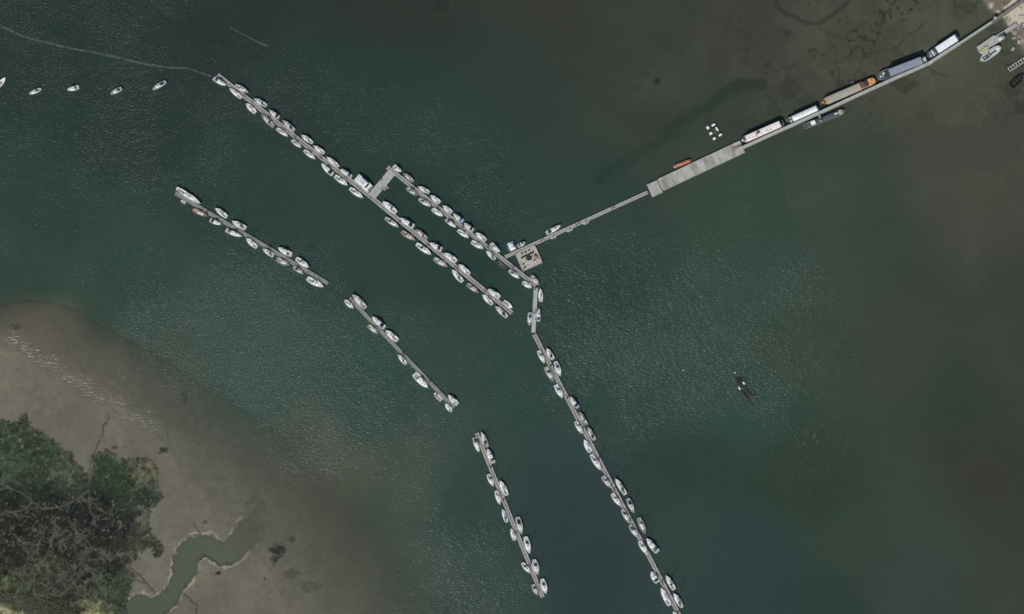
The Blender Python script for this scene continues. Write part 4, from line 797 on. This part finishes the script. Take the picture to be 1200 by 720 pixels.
for q, lab in (((-3, 103, 6.5, 91.3, 5, 'o', 'W'), 'open grey boat moored at the left picture edge'), ((48.3, 104.6, 34.2, 111, 4.6, 'y', 'G'), 'narrow white yacht moored alone, second from left edge'), ((92.3, 102.5, 79.2, 105.8, 5.2, 'm', '-'), 'white motorboat with square stern moored in the middle of five'),
               ((142.7, 103.8, 129.8, 110.8, 5, 'y', 'N'), 'white yacht with navy hood, fourth of five moored in open water'), ((194.6, 95.8, 178.8, 105.6, 5, 'y', 'N'), 'white yacht with navy covers on the rightmost open water mooring')):
    boat(*q, lab, 'boats on the row of open water moorings')
boat(641, 273.4, 657.2, 264.3, 5.2, 'm', 'K', 'white motorboat with cluttered stern on upper side of thin walkway', side=-1)
boat(607.5, 288.6, 615.3, 284, 4.4, 'm', 'N', 'small white motorboat with navy stern cover beside the blue edged raft boat', side=-1)
boat(217.8, 238.3, 212.3, 235.2, 2.8, 'd', 'W', 'tiny white tender beside the top end of the leftmost pontoon', hull=GEL)
boat(1001.5, 95.6, 996, 98.6, 3.2, 'd', 'G', 'small grey dinghy beside the upper side of orange ended barge')
# ------------------------------------------------------------------ big catamaran, twin hulled pool boat
def catamaran(st, bw, beam, label):
    (x0, y0), (x1, y1) = W(*st), W(*bw); L = math.hypot(x1-x0, y1-y0); B = beam*S
    o = empty('catamaran', ((x0+x1)/2, (y0+y1)/2, 0), math.atan2(y1-y0, x1-x0), label=label, cat='catamaran'); X = lambda t: -L/2+t*L
    for s in (-1, 1):
        secs = []
        for t in (0, .1, .3, .5, .7, .82, .92, 1):
            w = B*.17*fy(t, .75, .4, 2.4); y = s*B*.36; secs.append([(X(t), y-w-.02, 1.5), (X(t), y-w*.7, -.2), (X(t), y, -.45), (X(t), y+w*.7, -.2), (X(t), y+w+.02, 1.5)])
        MB().loft(secs).build('hull', GEL, o, True)
    MB().prism([(X(.02), -B*.45), (X(.80), -B*.48), (X(.98), -B*.38), (X(.98), B*.38), (X(.80), B*.48), (X(.02), B*.45)], 1.45, 1.65).build('bridge_deck', DECKW, o)
    secs = []
    for t, w, h in ((.27, .36, 1.2), (.30, .37, 1.3), (.66, .34, 1.25), (.78, .30, .5), (.80, .28, .02)):
        w *= B; secs.append([(X(t), -w, 1.66), (X(t), -w*.9, 1.66+h), (X(t), 0, 1.72+h), (X(t), w*.9, 1.66+h), (X(t), w, 1.66)])
    cb = MB().loft(secs).build('cabin', GEL, o)
    m = MB()
    for s in (-1, 1): m.box((X(.48), s*B*.355, 2.35), (L*.34, .05, .45))
    m.build('window', GLASS, cb); MB().add([(X(.675), -B*.28, 2.87), (X(.675), B*.28, 2.87), (X(.775), B*.26, 2.26), (X(.775), -B*.26, 2.26)], [(0, 3, 2, 1)]).build('windscreen', GLASS, cb)
    for q in (.36, .5): MB().box((X(q), 0, 3.0), (.5, B*.3, .06)).build('solar_panel', CANV['G'], cb)
    MB().box((X(.93), 0, 1.68), (.7, B*.6, .05)).build('trampoline', CANV['K'], o); MB().box((X(.12), 0, 1.9), (.5, B*.55, .45)).build('stern_seat', CANV['W'], o)
    m = MB(); pts = [(X(.05), -B*.45, 2.3), (X(.8), -B*.47, 2.3), (X(.97), -B*.38, 2.3), (X(.97), B*.38, 2.3), (X(.8), B*.47, 2.3), (X(.05), B*.45, 2.3)]; m.path(pts+[pts[0]], .025, 4)
    for q in pts: m.tube((q[0], q[1], 1.6), q, .025, n=4)
    m.build('guard_rail', ALU, o)
catamaran((417.5, 207.8), (434.8, 222.5), 10.5, 'big wide white catamaran beside the wide cross dock')
def raftboat():
    x, y = W(599.5, 288.8); o = empty('pontoon_boat', (x, y, 0), math.radians(24), label='square white boat with blue sides on the walkway by the platform', cat='pontoon boat')
    for s in (-1, 1):
        m = MB(); m.tube((s*2.35, -2.4, .25), (s*2.35, 2.1, .25), .42, n=10); m.tube((s*2.35, 2.1, .25), (s*2.35, 2.8, .45), .42, .12, 10); m.build('float', CANV['G'], o, True)
        MB().box((s*2.0, 0, .72), (.34, 4.6, .5)).build('side_cover', CANV['N'] if s > 0 else CANV['B'], o)
    MB().box((0, 0, .55), (3.6, 4.8, .16)).build('deck', GEL, o); MB().box((-.1, -.2, 1.3), (2.3, 3.2, 1.3), 0, .9).build('cabin', GEL, o); MB().box((0, 1.9, .9), (1.4, .6, .5)).build('locker', GEL, o)
    MB().box((.1, -.3, 1.99), (.8, 1.2, .08)).build('hatch', GEL3, o)
raftboat()
# small work dock under the cross dock
x, y = W(452, 220.5); o = empty('tender_dock', (x, y, 0), math.radians(50), label='small grey L shaped tender dock beside the wide cross dock', cat='dock')
MB().box((0, 0, .35), (3.0, 1.6, .3)).build('deck', PLK[1], o); MB().box((1.1, -1.2, .35), (.6, 1.0, .3)).build('finger', CONC2, o); MB().box((-.6, .2, .7), (.8, .7, .4)).build('storage_box', CANV['T'], o)
# ------------------------------------------------------------------ square work platform and gear on it
(xa, ya) = W(619.8, 303); PR = math.radians(24); plat = empty('work_platform', (xa, ya, 0), PR, label='square sandy work platform covered with gear below the walkway', cat='platform')
HW, HH = 6.35, 5.2+.35
MB().box((0, 0, .55), (2*HW, 2*HH, .5)).build('deck', SAND, plat); m = MB()
for i in (-1, 0, 1):
    for j in (-1, 1): m.box((i*4.2, j*3.2, -.1), (3.4, 3.2, .8))
m.build('float', CONC2, plat); m = MB()
for s in (-1, 1): m.box((0, s*(HH-.1), .86), (2*HW, .2, .12)); m.box((s*(HW-.1), 0, .86), (.2, 2*HH-.4, .12))
m.build('kerb', EDGE, plat)
for i, j in ((-1, -1), (1, -1), (1, 1), (-1, 1)):
    MB().tube((i*(HW-.5), j*(HH-.5), -3), (i*(HW-.5), j*(HH-.5), 2.2), .2, n=8).build('pile', STEEL, plat)
def onplat(u, v): c, s = math.cos(PR), math.sin(PR); return (xa+u*c-v*s, ya+u*s+v*c, .8)
def crate(loc, rz, mat, label, d=(1.1, .75, .5)):
    o = empty('crate', loc, rz, label=label, cat='crate', group='crates on the work platform'); a, b_, h = d; m = MB()
    for s in (-1, 1): m.box((0, s*(b_/2-.03), h/2), (a, .06, h)); m.box((s*(a/2-.03), 0, h/2), (.06, b_-.13, h))
    m.build('side', mat, o); MB().box((0, 0, .06), (a-.14, b_-.14, .06)).build('base', mat, o)
def pot(loc, rz, label):
    o = empty('fishing_pot', loc, rz, label=label, cat='fishing pot', group='dark pots on the work platform'); o.scale = (1.3, 1.3, 1.3); m = MB()
    for x_ in (-.5, 0, .5):
        pts = [(x_, .38*math.cos(math.pi*k_/6), .02+.5*math.sin(math.pi*k_/6)) for k_ in range(7)]; m.path(pts, .035, 4)
    for q in (-.38, .38): m.tube((-.5, q, .04), (.5, q, .04), .035, n=4)
    m.tube((-.5, 0, .52), (.5, 0, .52), .035, n=4); m.build('frame', DARK, o); MB().box((0, 0, .05), (1.0, .74, .06)).build('base', WOOD, o)
    m = MB()
    for k_ in range(6):
        a0, a1 = math.pi*k_/6, math.pi*(k_+1)/6; m.add([(-.5, .37*math.cos(a0), .02+.49*math.sin(a0)), (.5, .37*math.cos(a0), .02+.49*math.sin(a0)), (.5, .37*math.cos(a1), .02+.49*math.sin(a1)), (-.5, .37*math.cos(a1), .02+.49*math.sin(a1))], [(0, 1, 2, 3)])
    m.build('netting', CANV['K'], o)
ROWN = ['upper row', 'middle row', 'lower row']
for r_, (v, us) in enumerate(((2.1, (-3.4, -2.1, -.7, .8, 2.2, 3.6)), (.55, (-1.2, .1, 1.5, 3.9)), (-.55, (-.6, .7)))):
    for c_, u in enumerate(us):
        pot(onplat(u+random.uniform(-.2, .2), v+random.uniform(-.25, .25)), PR+random.uniform(-.5, .9), f'dark fishing pot on the square platform, {ROWN[r_]}, {["first", "second", "third", "fourth", "fifth", "sixth"][c_]} from left')
for u, v, mt, nm in ((-4.4, -1.9, CANV['G'], 'grey crate near left edge of the platform, upper one'), (-4.3, -3.9, CANV['K'], 'black crate near left edge of the platform, lower one'), (2.4, -2.4, CANV['T'], 'tan crate alone near the lower middle of the platform'),
                     (4.9, -2.9, GEL2, 'pale crate at the right corner of the platform'), (-2.6, 4.3, CANV['G'], 'grey crate at platform top edge, left one'), (-.4, 4.2, WOOD, 'brown crate at platform top edge, middle one'), (2.0, 4.3, CANV['G'], 'grey crate at platform top edge, right one')):
    crate(onplat(u, v), PR+random.uniform(-.4, .4), mt, nm)
o = empty('tarpaulin_heap', onplat(4.2, -.9), PR, label='brown grey covered heap on the right part of the platform', cat='covered heap')
m = MB(); m.dome((0, 0, 0), 1.5, .8, 12, 4); 
m.v = [(x_*(1+.2*math.sin(7*y_)), y_*(1+.15*math.sin(5*x_)), z_*(1+.2*math.sin(4*x_+3*y_))) for x_, y_, z_ in m.v]; m.build('cover', CANV['T'], o, True); MB().tube((-1.4, -.3, .55), (1.3, .2, .6), .04).build('lashing', DARK, o)
for u, v, lab in ((-2.2, -3.6, 'coil of pale rope on the lower left part of platform'), (3.2, -4.0, 'coil of pale rope near platform lower right edge')):
    m = MB(); c_ = onplat(u, v)
    for k_ in range(4): m.torus((0, 0, .06+k_*.1), .42-.03*k_, .06, 14, 5)
    q = m.build('rope_coil', GEL2, None, True, label=lab, cat='rope coil'); q.location = c_
# ------------------------------------------------------------------ barges
def barge(st, bw, beam, hm, dm, label, feat, f=None, fb=1.3, name='houseboat', cat='houseboat', bul=None):
    (x0, y0), (x1, y1) = W(*st), W(*bw); L = math.hypot(x1-x0, y1-y0); B = beam*S
    o = empty(name, ((x0+x1)/2, (y0+y1)/2, 0), math.atan2(y1-y0, x1-x0), label=label, cat=cat); X = lambda t: -L/2+t*L
    f = f or (lambda t: (1-abs(max(.10-t, 0)/.10)**2.4*.45)*(1-(max(t-.86, 0)/.14)**2.4*.80)); ts = [0, .02, .05, .1, .2, .35, .5, .65, .8, .86, .9, .94, .97, 1.0]
    zs = lambda t: fb+.35*max((t-.75)/.25, 0)**1.6+.15*max((.15-t)/.15, 0); secs = []
    for t in ts:
        b_ = B/2*f(t); z = zs(t); secs.append([(X(t), -b_, z), (X(t), -b_*.97, .1), (X(t), -b_*.8, -.8), (X(t), b_*.8, -.8), (X(t), b_*.97, .1), (X(t), b_, z)])
    MB().loft(secs).build('hull', hm, o)
    vs = []; fs = []
    for i, t in enumerate(ts):
        b_ = B/2*f(t)*.96; vs += [(X(t)*.995, -b_, zs(t)+.012), (X(t)*.995, b_, zs(t)+.012)]
        if i: fs.append((2*i-2, 2*i, 2*i+1, 2*i-1))
    MB().add(vs, fs).build('deck', dm, o)
    m = MB()
    for s in (-1, 1): m.loft([[(X(t), s*B/2*f(t), zs(t)-.05), (X(t), s*B/2*f(t), zs(t)+.32), (X(t), s*(B/2*f(t)-.13), zs(t)+.32), (X(t), s*(B/2*f(t)-.13), zs(t)-.05)] for t in ts], closed=True)
    m.build('bulwark', bul or hm, o)
    for F in feat: F(o, L, B, X, zs)
    m = MB()
    for t in (.06, .94):
        for s in (-1, 1): m.tube((X(t), s*B*.25, zs(t)), (X(t), s*B*.25, zs(t)+.55), .11, n=6)
    m.build('bollard', DARK, o)
    m = MB()
    for t in (.2, .4, .6, .8):
        q = MB(); q.torus((0, 0, 0), .36, .13, 10, 5); m.add([(X(t)+a, -B/2*f(t)-.12+c*.5, .9+b_) for a, b_, c in q.v], q.f)
    m.build('tyre_fender', DARK, o)
    return o
def house(t0, t1, hw, h, wall, roof, nwin=6, over=.12, camber=.18, nm='deckhouse', taper=0, off=0):
    def F(o, L, B, X, zs):
        z = zs((t0+t1)/2)-.02; w = hw*B; l0, l1 = X(t0), X(t1)
        hs = MB().box(((l0+l1)/2, off*B, z+h/2), (l1-l0, 2*w, h)).build(nm, wall, o); secs = []
        for x_, ww in ((l0-over, w+over), (l1+over, (w+over)*(1-taper))):
            secs.append([(x_, off*B-ww, z+h+.004), (x_, off*B-ww, z+h+.10), (x_, off*B-ww*.5, z+h+.10+camber*.75), (x_, off*B, z+h+.10+camber), (x_, off*B+ww*.5, z+h+.10+camber*.75), (x_, off*B+ww, z+h+.10), (x_, off*B+ww, z+h+.004)])
        MB().loft(secs).build('roof', roof, hs)
        for s in (-1, 1):
            for i in range(nwin):
                x_ = l0+(l1-l0)*(i+.5)/nwin; MB().box((x_, off*B+s*(w+.01), z+h*.6), ((l1-l0)/nwin*.5, .06, h*.38)).build('window', GLASS, hs)
    return F
def item(t, v, d, mat, nm, zoff=0.0, rz=0.0, base=None, taper=1.0):
    def F(o, L, B, X, zs):
        z = (zs(t) if base is None else base)+zoff; MB().box((X(t), v*B, z+d[2]/2), d, rz, taper).build(nm, mat, o)
    return F
def pipe(t, v, h, r, mat, nm, base):
    def F(o, L, B, X, zs): MB().tube((X(t), v*B, base), (X(t), v*B, base+h), r, n=8).build(nm, mat, o)
    return F
def coil(t, v, R, mat, nm='rope_coil'):
    def F(o, L, B, X, zs):
        m = MB()
        for k_ in range(3): m.torus((X(t), v*B, zs(t)+.09+k_*.12), R, .07, 12, 5)
        m.build(nm, mat, o, True)
    return F
def clutter(t0, t1, n, seed, mats, base=None, hw=.36):
    def F(o, L, B, X, zs):
        rr = random.Random(seed)
        for i in range(n):
            t = rr.uniform(t0, t1); z = zs(t) if base is None else base
            if rr.random() < .6:
                a, c, h = rr.uniform(.4, 1.4), rr.uniform(.3, .8), rr.uniform(.25, .7); x_, y_ = X(t), rr.uniform(-hw, hw)*B; rz = rr.uniform(0, 3); mt = rr.choice(mats)
                bx = MB().box((x_, y_, z+.05+h/2), (a, c, h), rz).build('deck_locker', mt, o); MB().box((x_, y_, z+.05+h+.035), (a+.08, c+.08, .06), rz).build('lid', mt, bx)
            else: coil(t, rr.uniform(-hw, hw), rr.uniform(.22, .4), rr.choice(mats))(o, L, B, X, zs)
    return F
def wheelhouse(t, v, l, w, h, wall, roof):
    def F(o, L, B, X, zs):
        z = zs(t); c = MB().box((X(t), v*B, z+h/2), (l, w, h), 0, .92).build('wheelhouse', wall, o); MB().box((X(t), v*B, z+h+.06), (l+.2, w+.2, .12)).build('roof', roof, c)
        m = MB()
        for s in (-1, 1): m.box((X(t), v*B+s*(w*.475), z+h*.7), (l*.7, .06, h*.35)); m.box((X(t)+s*l*.475, v*B, z+h*.7), (.06, w*.7, h*.35))
        m.build('window', GLASS, c)
    return F
barge((918.2, 143.9), (868.0, 166.0), 9.4, BLACKH, DKGREY, 'white pinkish roofed houseboat on the pier closest to the jetty', [
    house(.10, .64, .37, 2.3, PINKW, PINKW, 9), house(.65, .88, .37, 2.2, GEL2, PINKW, 4, nm='fore_cabin'), item(.40, .08, (1.4, 1.0, .35), GEL3, 'skylight', 2.35), item(.32, .12, (.6, .5, .3), GLASS, 'skylight', 2.35),
    item(.60, -.12, (1.6, 1.3, .7), STEEL, 'roof_box', 2.35), item(.655, .1, (.4, 2.0, .5), CANV['T'], 'roof_box', 2.35), pipe(.55, .2, 1.2, .12, DARK, 'chimney', 3.7), pipe(.74, .15, .8, .2, STEEL, 'vent', 3.5), item(.80, .08, (.8, .6, .25), GEL3, 'skylight', 2.3),
    clutter(.02, .08, 4, 1, [WOOD, GEL3, DKGREY]), clutter(.90, .97, 9, 2, [GEL3, DKGREY, GEL, WOOD], hw=.28)])
barge((958.2, 126.7), (921.0, 143.2), 8.2, GREEN, DKGREY, 'shorter houseboat with rounded plain white roof on the pier', [
    house(.06, .80, .36, 1.9, WHITER, WHITER, 8, camber=.5), clutter(.83, .96, 8, 3, [GEL3, GREEN, DKGREY, GEL], hw=.28), clutter(.0, .04, 3, 9, [GEL, GEL3]), item(.5, .1, (.7, .6, .2), GEL3, 'skylight', 2.35), item(.3, -.1, (.5, .5, .2), GEL3, 'skylight', 2.35)])
barge((1025, 94.5), (962.2, 121.5), 9.2, BLACKH, ORANGE, 'long cargo barge with orange ends and beige hatch covers', [
    house(.28, .905, .44, 1.0, STEEL, BEIGE, 0, nm='hold_coaming', camber=.28), item(.19, 0, (3.6, 3.2, .9), DKGREY, 'engine_casing', .0), item(.185, .05, (1.6, 1.6, .8), STEEL, 'winch', .9), coil(.14, -.2, .45, DARK), coil(.955, .1, .35, STEEL), coil(.96, -.16, .3, DARK),
    pipe(.06, -.1, 1.3, .18, DARK, 'funnel', 1.4), item(.945, .0, (.8, 1.3, .5), STEEL, 'windlass'), clutter(.15, .24, 6, 5, [DKGREY, STEEL, CANV['T']]), item(.10, .22, (.9, .6, .5), CREAM, 'deck_locker')], fb=1.5, name='cargo_barge', cat='barge')
barge((1085.2, 69.4), (1027.8, 91.4), 10.4, GREEN, DKGREY, 'houseboat with long flat blue grey roof on the pier', [
    house(.12, .76, .385, 3.4, GREYBL, GREYBL, 10, camber=.08), item(.80, 0, (2.0, 3.4, .9), GREEN, 'cargo_hatch'), wheelhouse(.055, .0, 1.9, 2.2, 2.0, GEL3, GEL3), clutter(.84, .97, 12, 6, [GEL3, DKGREY, GEL, WOOD], hw=.28), item(.45, -.15, (.3, .3, .25), DARK, 'vent', 3.6)], fb=1.4, bul=GEL3)
barge((1122.0, 43.4), (1085.0, 67.8), 9.6, BLACKH, DKGREY, 'houseboat with bright white roof nearest to the shore', [
    house(.08, .66, .40, 2.3, GEL, WHITER, 7, camber=.12), clutter(.70, .96, 16, 7, [GEL, GEL3, DKGREY, WOOD], hw=.32), item(.8, .05, (.6, 3.0, .5), GEL, 'roof_box', .4), item(.73, .0, (.5, 3.0, .9), DKGREY, 'cargo_hatch'), clutter(.01, .05, 4, 8, [GEL, GEL3])])
barge((941.2, 149.2), (989, 130.3), 6.6, DKGREY, DKGREY, 'grey vessel on lower side of the pier with cream bow', [
    house(.33, .84, .34, .9, DKGREY, DKGREY, 5, camber=.1), wheelhouse(.235, .05, 2.4, 2.2, 1.7, GEL, GEL), item(.41, -.12, (.6, .5, .4), GEL, 'vent', 1.0), item(.44, .14, (1.6, .9, .3), CANV['K'], 'skylight', 1.0), item(.80, .08, (2.0, .9, .45), GEL2, 'deck_locker', .95), item(.91, 0, (2.2, 2.3, .1), CREAM, 'fore_deck', .15), coil(.93, .1, .25, DARK), item(.91, -.1, (.4, .4, .3), DARK, 'winch', .25),
    item(.13, 0, (2.0, 1.6, .3), CANV['G'], 'aft_hatch', .02)], fb=1.0, name='patrol_vessel', cat='vessel', bul=GEL3)
x, y = W(960.2, 137.5); o = empty('boarding_plank', (x, y, 0), math.radians(-70), label='short pale boarding plank from the pier to the grey vessel', cat='gangplank')
MB().box((.2, 0, 2.0), (4.2, .8, .1)).build('plank', CONC2, o); m = MB()
for s in (-1, 1):
    m.tube((-1.8, s*.37, 2.9), (2.2, s*.37, 2.9), .03, n=4)
    for q in (-1.8, 0, 2.2): m.tube((q, s*.37, 2.0), (q, s*.37, 2.9), .03, n=4)
m.build('handrail', ALU, o)
barge((809.3, 188.4), (788.6, 196.8), 4.6, WOOD, CANV['R'], 'small orange workboat against the upper side of the jetty', [
    item(.50, 0, (3.6, 1.6, .55), CANV['R'], 'hold_cover', .0), item(.90, 0, (1.0, 1.2, .35), GEL3, 'fore_deck', .02), wheelhouse(.18, 0, 1.3, 1.3, 1.2, CANV['T'], CANV['R']), item(.30, .1, (.4, .4, .7), GEL, 'vent'), clutter(.02, .10, 3, 12, [CREAM, WOOD])], fb=.7, name='work_boat', cat='workboat')
# ------------------------------------------------------------------ float raft near the jetty
x, y = W(836.8, 154.6); o = empty('mussel_raft', (x, y, 0), math.radians(-57), label='rectangular frame raft with six white floats above the jetty', cat='raft')
m = MB()
for q in (-2.5, 0, 2.5): m.box((0, q, .45), (9.2, .18, .18))
for q in (-4.4, -2, .4, 2.8, 4.4): m.box((q, 0, .60), (.18, 5.6, .12))
m.build('frame', WOOD, o); m = MB()
for px_, py_, sx_, sy_ in ((829.4, 150, 1.7, 1.5), (836, 146.7, 1.2, 2.2), (840, 151.5, 2.6, 1.0), (844, 158.4, 1.1, 2.1), (833, 156.7, 1.4, 1.8), (837, 162.7, 1.3, 1.7)):
    X_, Y_ = W(px_, py_); dx, dy = X_-x, Y_-y; c, s = math.cos(math.radians(57)), math.sin(math.radians(57))
    MB().box((dx*c-dy*s, dx*s+dy*c, .55), (sx_, sy_, .7), 0, .9).build('float', GEL, o)
MB().box((.3, .6, .75), (3.2, .8, .2)).build('walk_board', WOOD, o); MB().box((-1.8, 1.2, .95), (1.0, .8, .5)).build('equipment_box', DARK, o)
# ------------------------------------------------------------------ wreck
def wreck():
    (x0, y0), (x1, y1) = W(863, 440), W(887, 474); L = math.hypot(x1-x0, y1-y0); o = empty('wreck', ((x0+x1)/2, (y0+y1)/2, 0), math.atan2(y1-y0, x1-x0), label='dark brown half sunken wreck in open water right of centre', cat='wreck')
    B = 6.5; X = lambda t: -L/2+t*L; WR = paint('wreck_timber', (78, 74, 72), (52, 50, 50), .9, 1.2, bump=.05); WD = paint('wreck_dark', (30, 32, 30), (46, 44, 40), .9, 1.0, bump=.05); rr = random.Random(4)
    f = lambda t: fy(t, .55, .45, 2.0)
    for s, z1 in ((-1, .55), (1, .35)):
        secs = []
        for i in range(13):
            t = .02+i*.078; b_ = B/2*f(t); z = z1*(.3+.9*rr.random())*(1.2 if t > .6 else .7); secs.append([(X(t), s*b_, -1), (X(t), s*b_, z), (X(t), s*(b_-.25), z), (X(t), s*(b_-.25), -1)])
        MB().loft(secs, closed=True).build('hull_side', WR, o)
    for i in range(9):
        t = .08+i*.08; m = MB(); b_ = B/2*f(t)-.2; zz = rr.uniform(.05, .5)
        m.tube((X(t), -b_, zz), (X(t)+rr.uniform(-.4, .4), b_*rr.uniform(.2, 1), rr.uniform(-.3, .3)), .13, n=5); m.build('rib', WD, o)
    m = MB(); pts = []
    for i in range(10): a = 2*math.pi*i/10; pts.append((X(.80)+3.1*math.cos(a)*rr.uniform(.8, 1.1), 1.9*math.sin(a)*rr.uniform(.75, 1.1)))
    m.prism(pts, -.6, .45, .12); m.build('stern_deck', WR, o)
    MB().prism([(X(.30), -.6), (X(.66), -.3), (X(.66), 1.4), (X(.30), 1.1)], -.8, .12).build('cabin_roof', WD, o)
    MB().prism([(X(.04), -1.4), (X(.26), -1.8), (X(.28), 1.6), (X(.08), 1.5)], -.8, .10).build('fore_deck', WD, o)
    m = MB(); m.tube((X(.5), -B*.3, .2), (X(.98), -B*.42, .5), .12, n=5); m.build('broken_mast', WD, o); 
    return o
wreck()
for px_, py_, rz, lab in ((871.6, 449, -.9, 'white float over the upper part of the dark wreck'), (866.6, 455, -1.0, 'white float beside the left side of the wreck'), (861.3, 436.8, .3, 'small pale float off the top end of the wreck'), (884.7, 465, .5, 'small pale float beside the lower end of the wreck')):
    x, y = W(px_, py_); o = empty('mooring_float', (x, y, .1), rz, label=lab, cat='float', group='floats marking the wreck'); k_ = .8 if 'small' in lab else 1.35
    m = MB(); m.tube((-.5*k_, 0, 0), (.5*k_, 0, 0), .38*k_, n=10); m.tube((.5*k_, 0, 0), (.7*k_, 0, 0), .38*k_, .15, 10); m.tube((-.5*k_, 0, 0), (-.7*k_, 0, 0), .38*k_, .15, 10); m.build('body', GEL, o, True); MB().torus((0, 0, .38*k_), .14, .03, 8, 4).build('ring', DARK, o)
# ------------------------------------------------------------------ yard at the right edge
x, y = W(1146.5, 58.5); o = empty('boatyard_dock', (x, y, 0), math.radians(33.5), label='concrete boatyard dock running out from the right shore', cat='dock')
MB().prism([(-.4, -2.0), (1.3, -5.2), (6.2, -2.4), (9.5, -2.9), (17, -2.6), (17, -1.0), (27, -1.2), (27, 1.1), (12.5, 1.3), (11.6, 2.2), (0, 1.9)], -1.4, 1.1).build('deck', CONC2, o); m = MB()
for q in (1, 5, 10): m.tube((q, 2.2, -2), (q, 2.2, 1.9), .18, n=6)
m.build('pile', STEEL, o)
x, y = W(1153.8, 58.5); o = empty('equipment_heap', (x, y, 1.1), math.radians(33), label='pale green heap of gear on the end of the boatyard dock', cat='gear heap'); GG = paint('pale_green', (200, 214, 150), (150, 166, 116), .8, 1.5)
for i, (u_, v_) in enumerate(((-1.2, .5), (.1, .6), (1.3, .5), (-.8, -.6), (.5, -.6))):
    q = MB().box((u_, v_, .4), (1.25, 1.0, random.uniform(.5, .9)), random.uniform(-.3, .3), .9).build('bundle', GG if i != 3 else CREAM, o)
MB().box((-2.3, -.2, .45), (1.1, 1.6, .8)).build('pallet_box', GEL3, o)
x, y = W(1172.5, 45.2); o = empty('shed', (x, y, 1.1), math.radians(33), label='small grey round roofed shed on the boatyard dock', cat='shed')
MB().box((0, 0, .8), (3.6, 2.2, 1.6)).build('wall', GEL3, o); m = MB()
m.loft([[(x_, -1.25*math.cos(math.pi*k_/8), 1.61+.75*math.sin(math.pi*k_/8)) for k_ in range(9)] for x_ in (-1.95, 1.95)]); m.build('roof', GEL3, o, True); MB().box((1.82, 0, .75), (.06, 1.0, 1.4)).build('door', DARK, o)
def hulk():
    (x0, y0), (x1, y1) = W(1149, 71.5), W(1172, 55.3); L = math.hypot(x1-x0, y1-y0); B = 4.6; o = empty('open_barge', ((x0+x1)/2, (y0+y1)/2, 0), math.atan2(y1-y0, x1-x0), label='pale open hulled boat beside the boatyard dock, dark inside', cat='boat')
    f = lambda t: (1-abs(max(.25-t, 0)/.25)**2.2*.75)*(1-(max(t-.72, 0)/.28)**2.2*.75); X, zs = hull_parts(o, L, B, f, GEL3, GEL3, 1.1, .2, (.12, .40), B*.30, cockmat=DKGREY, ckz=.8)
    MB().box((X(.62), -.1, 1.13), (4.4, .95, .16)).build('hold', DARK, o); MB().box((X(.62), .75, 1.35), (4.6, .5, .5)).build('side_locker', GEL, o); MB().box((X(.44), .1, 1.5), (.5, 2.6, .7)).build('thwart', WOOD, o)
    MB().torus((X(.22), 0, .5), .6, .16, 12, 6).build('tyre_fender', GEL3, o); MB().box((X(.86), 0, 1.28), (1.2, 1.6, .14)).build('fore_deck', GEL, o)
hulk()
def ladderframe():
    (x0, y0), (x1, y1) = W(1182, 82), W(1212, 62.5); L = math.hypot(x1-x0, y1-y0); o = empty('slipway_frame', (x0, y0, 0), math.atan2(y1-y0, x1-x0), label='ladder shaped pale concrete frame on the right foreshore', cat='frame'); m = MB()
    for s in (-1, 1): m.box((L/2, s*1.15, .5), (L, .45, .7))
    n = 10
    for i in range(n+1): m.box((.22+i*(L-.44)/n, 0, .48), (.45, 1.84, .66))
    m.build('beam', CONC2, o); q = MB()
    for i in range(0, n, 3): q.tube((1+i*L/n, 1.15, -1), (1+i*L/n, 1.15, 1.3), .14, n=6)
    q.build('post', WOOD, o)
ladderframe()
# black hull shape drawn for a debris shadow; yard things along right edge
def derelict(px0, py0, px1, py1, B, label, mat):
    (x0, y0), (x1, y1) = W(px0, py0), W(px1, py1); L = math.hypot(x1-x0, y1-y0); o = empty('hull_shape', ((x0+x1)/2, (y0+y1)/2, 0), math.atan2(y1-y0, x1-x0), label=label, cat='derelict hull')
    hull_parts(o, L, B, lambda t: fy(t, .7, .45, 2.2), mat, mat, .9, .3, (.08, .8), B*.36, cockmat=DARK, ckz=.7)
    for t in (-.2, 0, .2): MB().box((t*L, 0, .8), (.2, B*.7, .1)).build('thwart', WOOD, o)
derelict(1184, 102, 1199, 87.5, 4.4, 'black hull shape standing for a debris shadow below the ladder frame', BLACKH)
derelict(1193, 34, 1199.5, 28, 2.0, 'small pale hull lying on the boatyard ground', GEL3)
for px_, py_, rz, lab in ((1165.4, 21.4, .6, 'white round tank beside the shore end of the footbridge'),):
    x, y = W(px_, py_); o = empty('water_tank', (x, y, .1), rz, label=lab, cat='tank'); MB().tube((0, 0, 0), (0, 0, 2.4), .65, n=14).build('tank_body', GEL, o, True); MB().tube((0, 0, 2.41), (0, 0, 2.6), .66, .2, 14).build('lid', GEL3, o)
for i, (px_, py_, rz) in enumerate(((1188, 45, .4), (1194, 50, 1.2), (1197, 18, .2), (1187, 58, .9))):
    x, y = W(px_, py_); lab = ['timber stack on brown yard ground near the pale hull', 'timber stack at the right edge under the boatyard', 'timber stack on pale sand at the right edge', 'timber stack on foreshore above the ladder frame'][i]
    o = empty('timber_stack', (x, y, .25), rz, label=lab, cat='timber stack', group='timber stacks on the shore')
    for j in range(3):
        for q in range(4-j): MB().box((random.uniform(-.15, .15), (q-(3-j)/2)*.32, .12+.2*j), (2.4+random.uniform(-.4, .4), .26, .17)).build('plank', WOOD if (j+q) % 3 else GEL2, o)
# thin wake of driftwood on the flats
o = empty('mooring_buoy', (*W(801, 434), 0), 0, label='lone pale mooring buoy between the longest pontoon and the wreck', cat='buoy'); MB().dome((0, 0, .0), .5, .5, 10, 4).build('body', GEL3, o, True); MB().torus((0, 0, .52), .13, .03, 8, 4).build('ring', DARK, o)
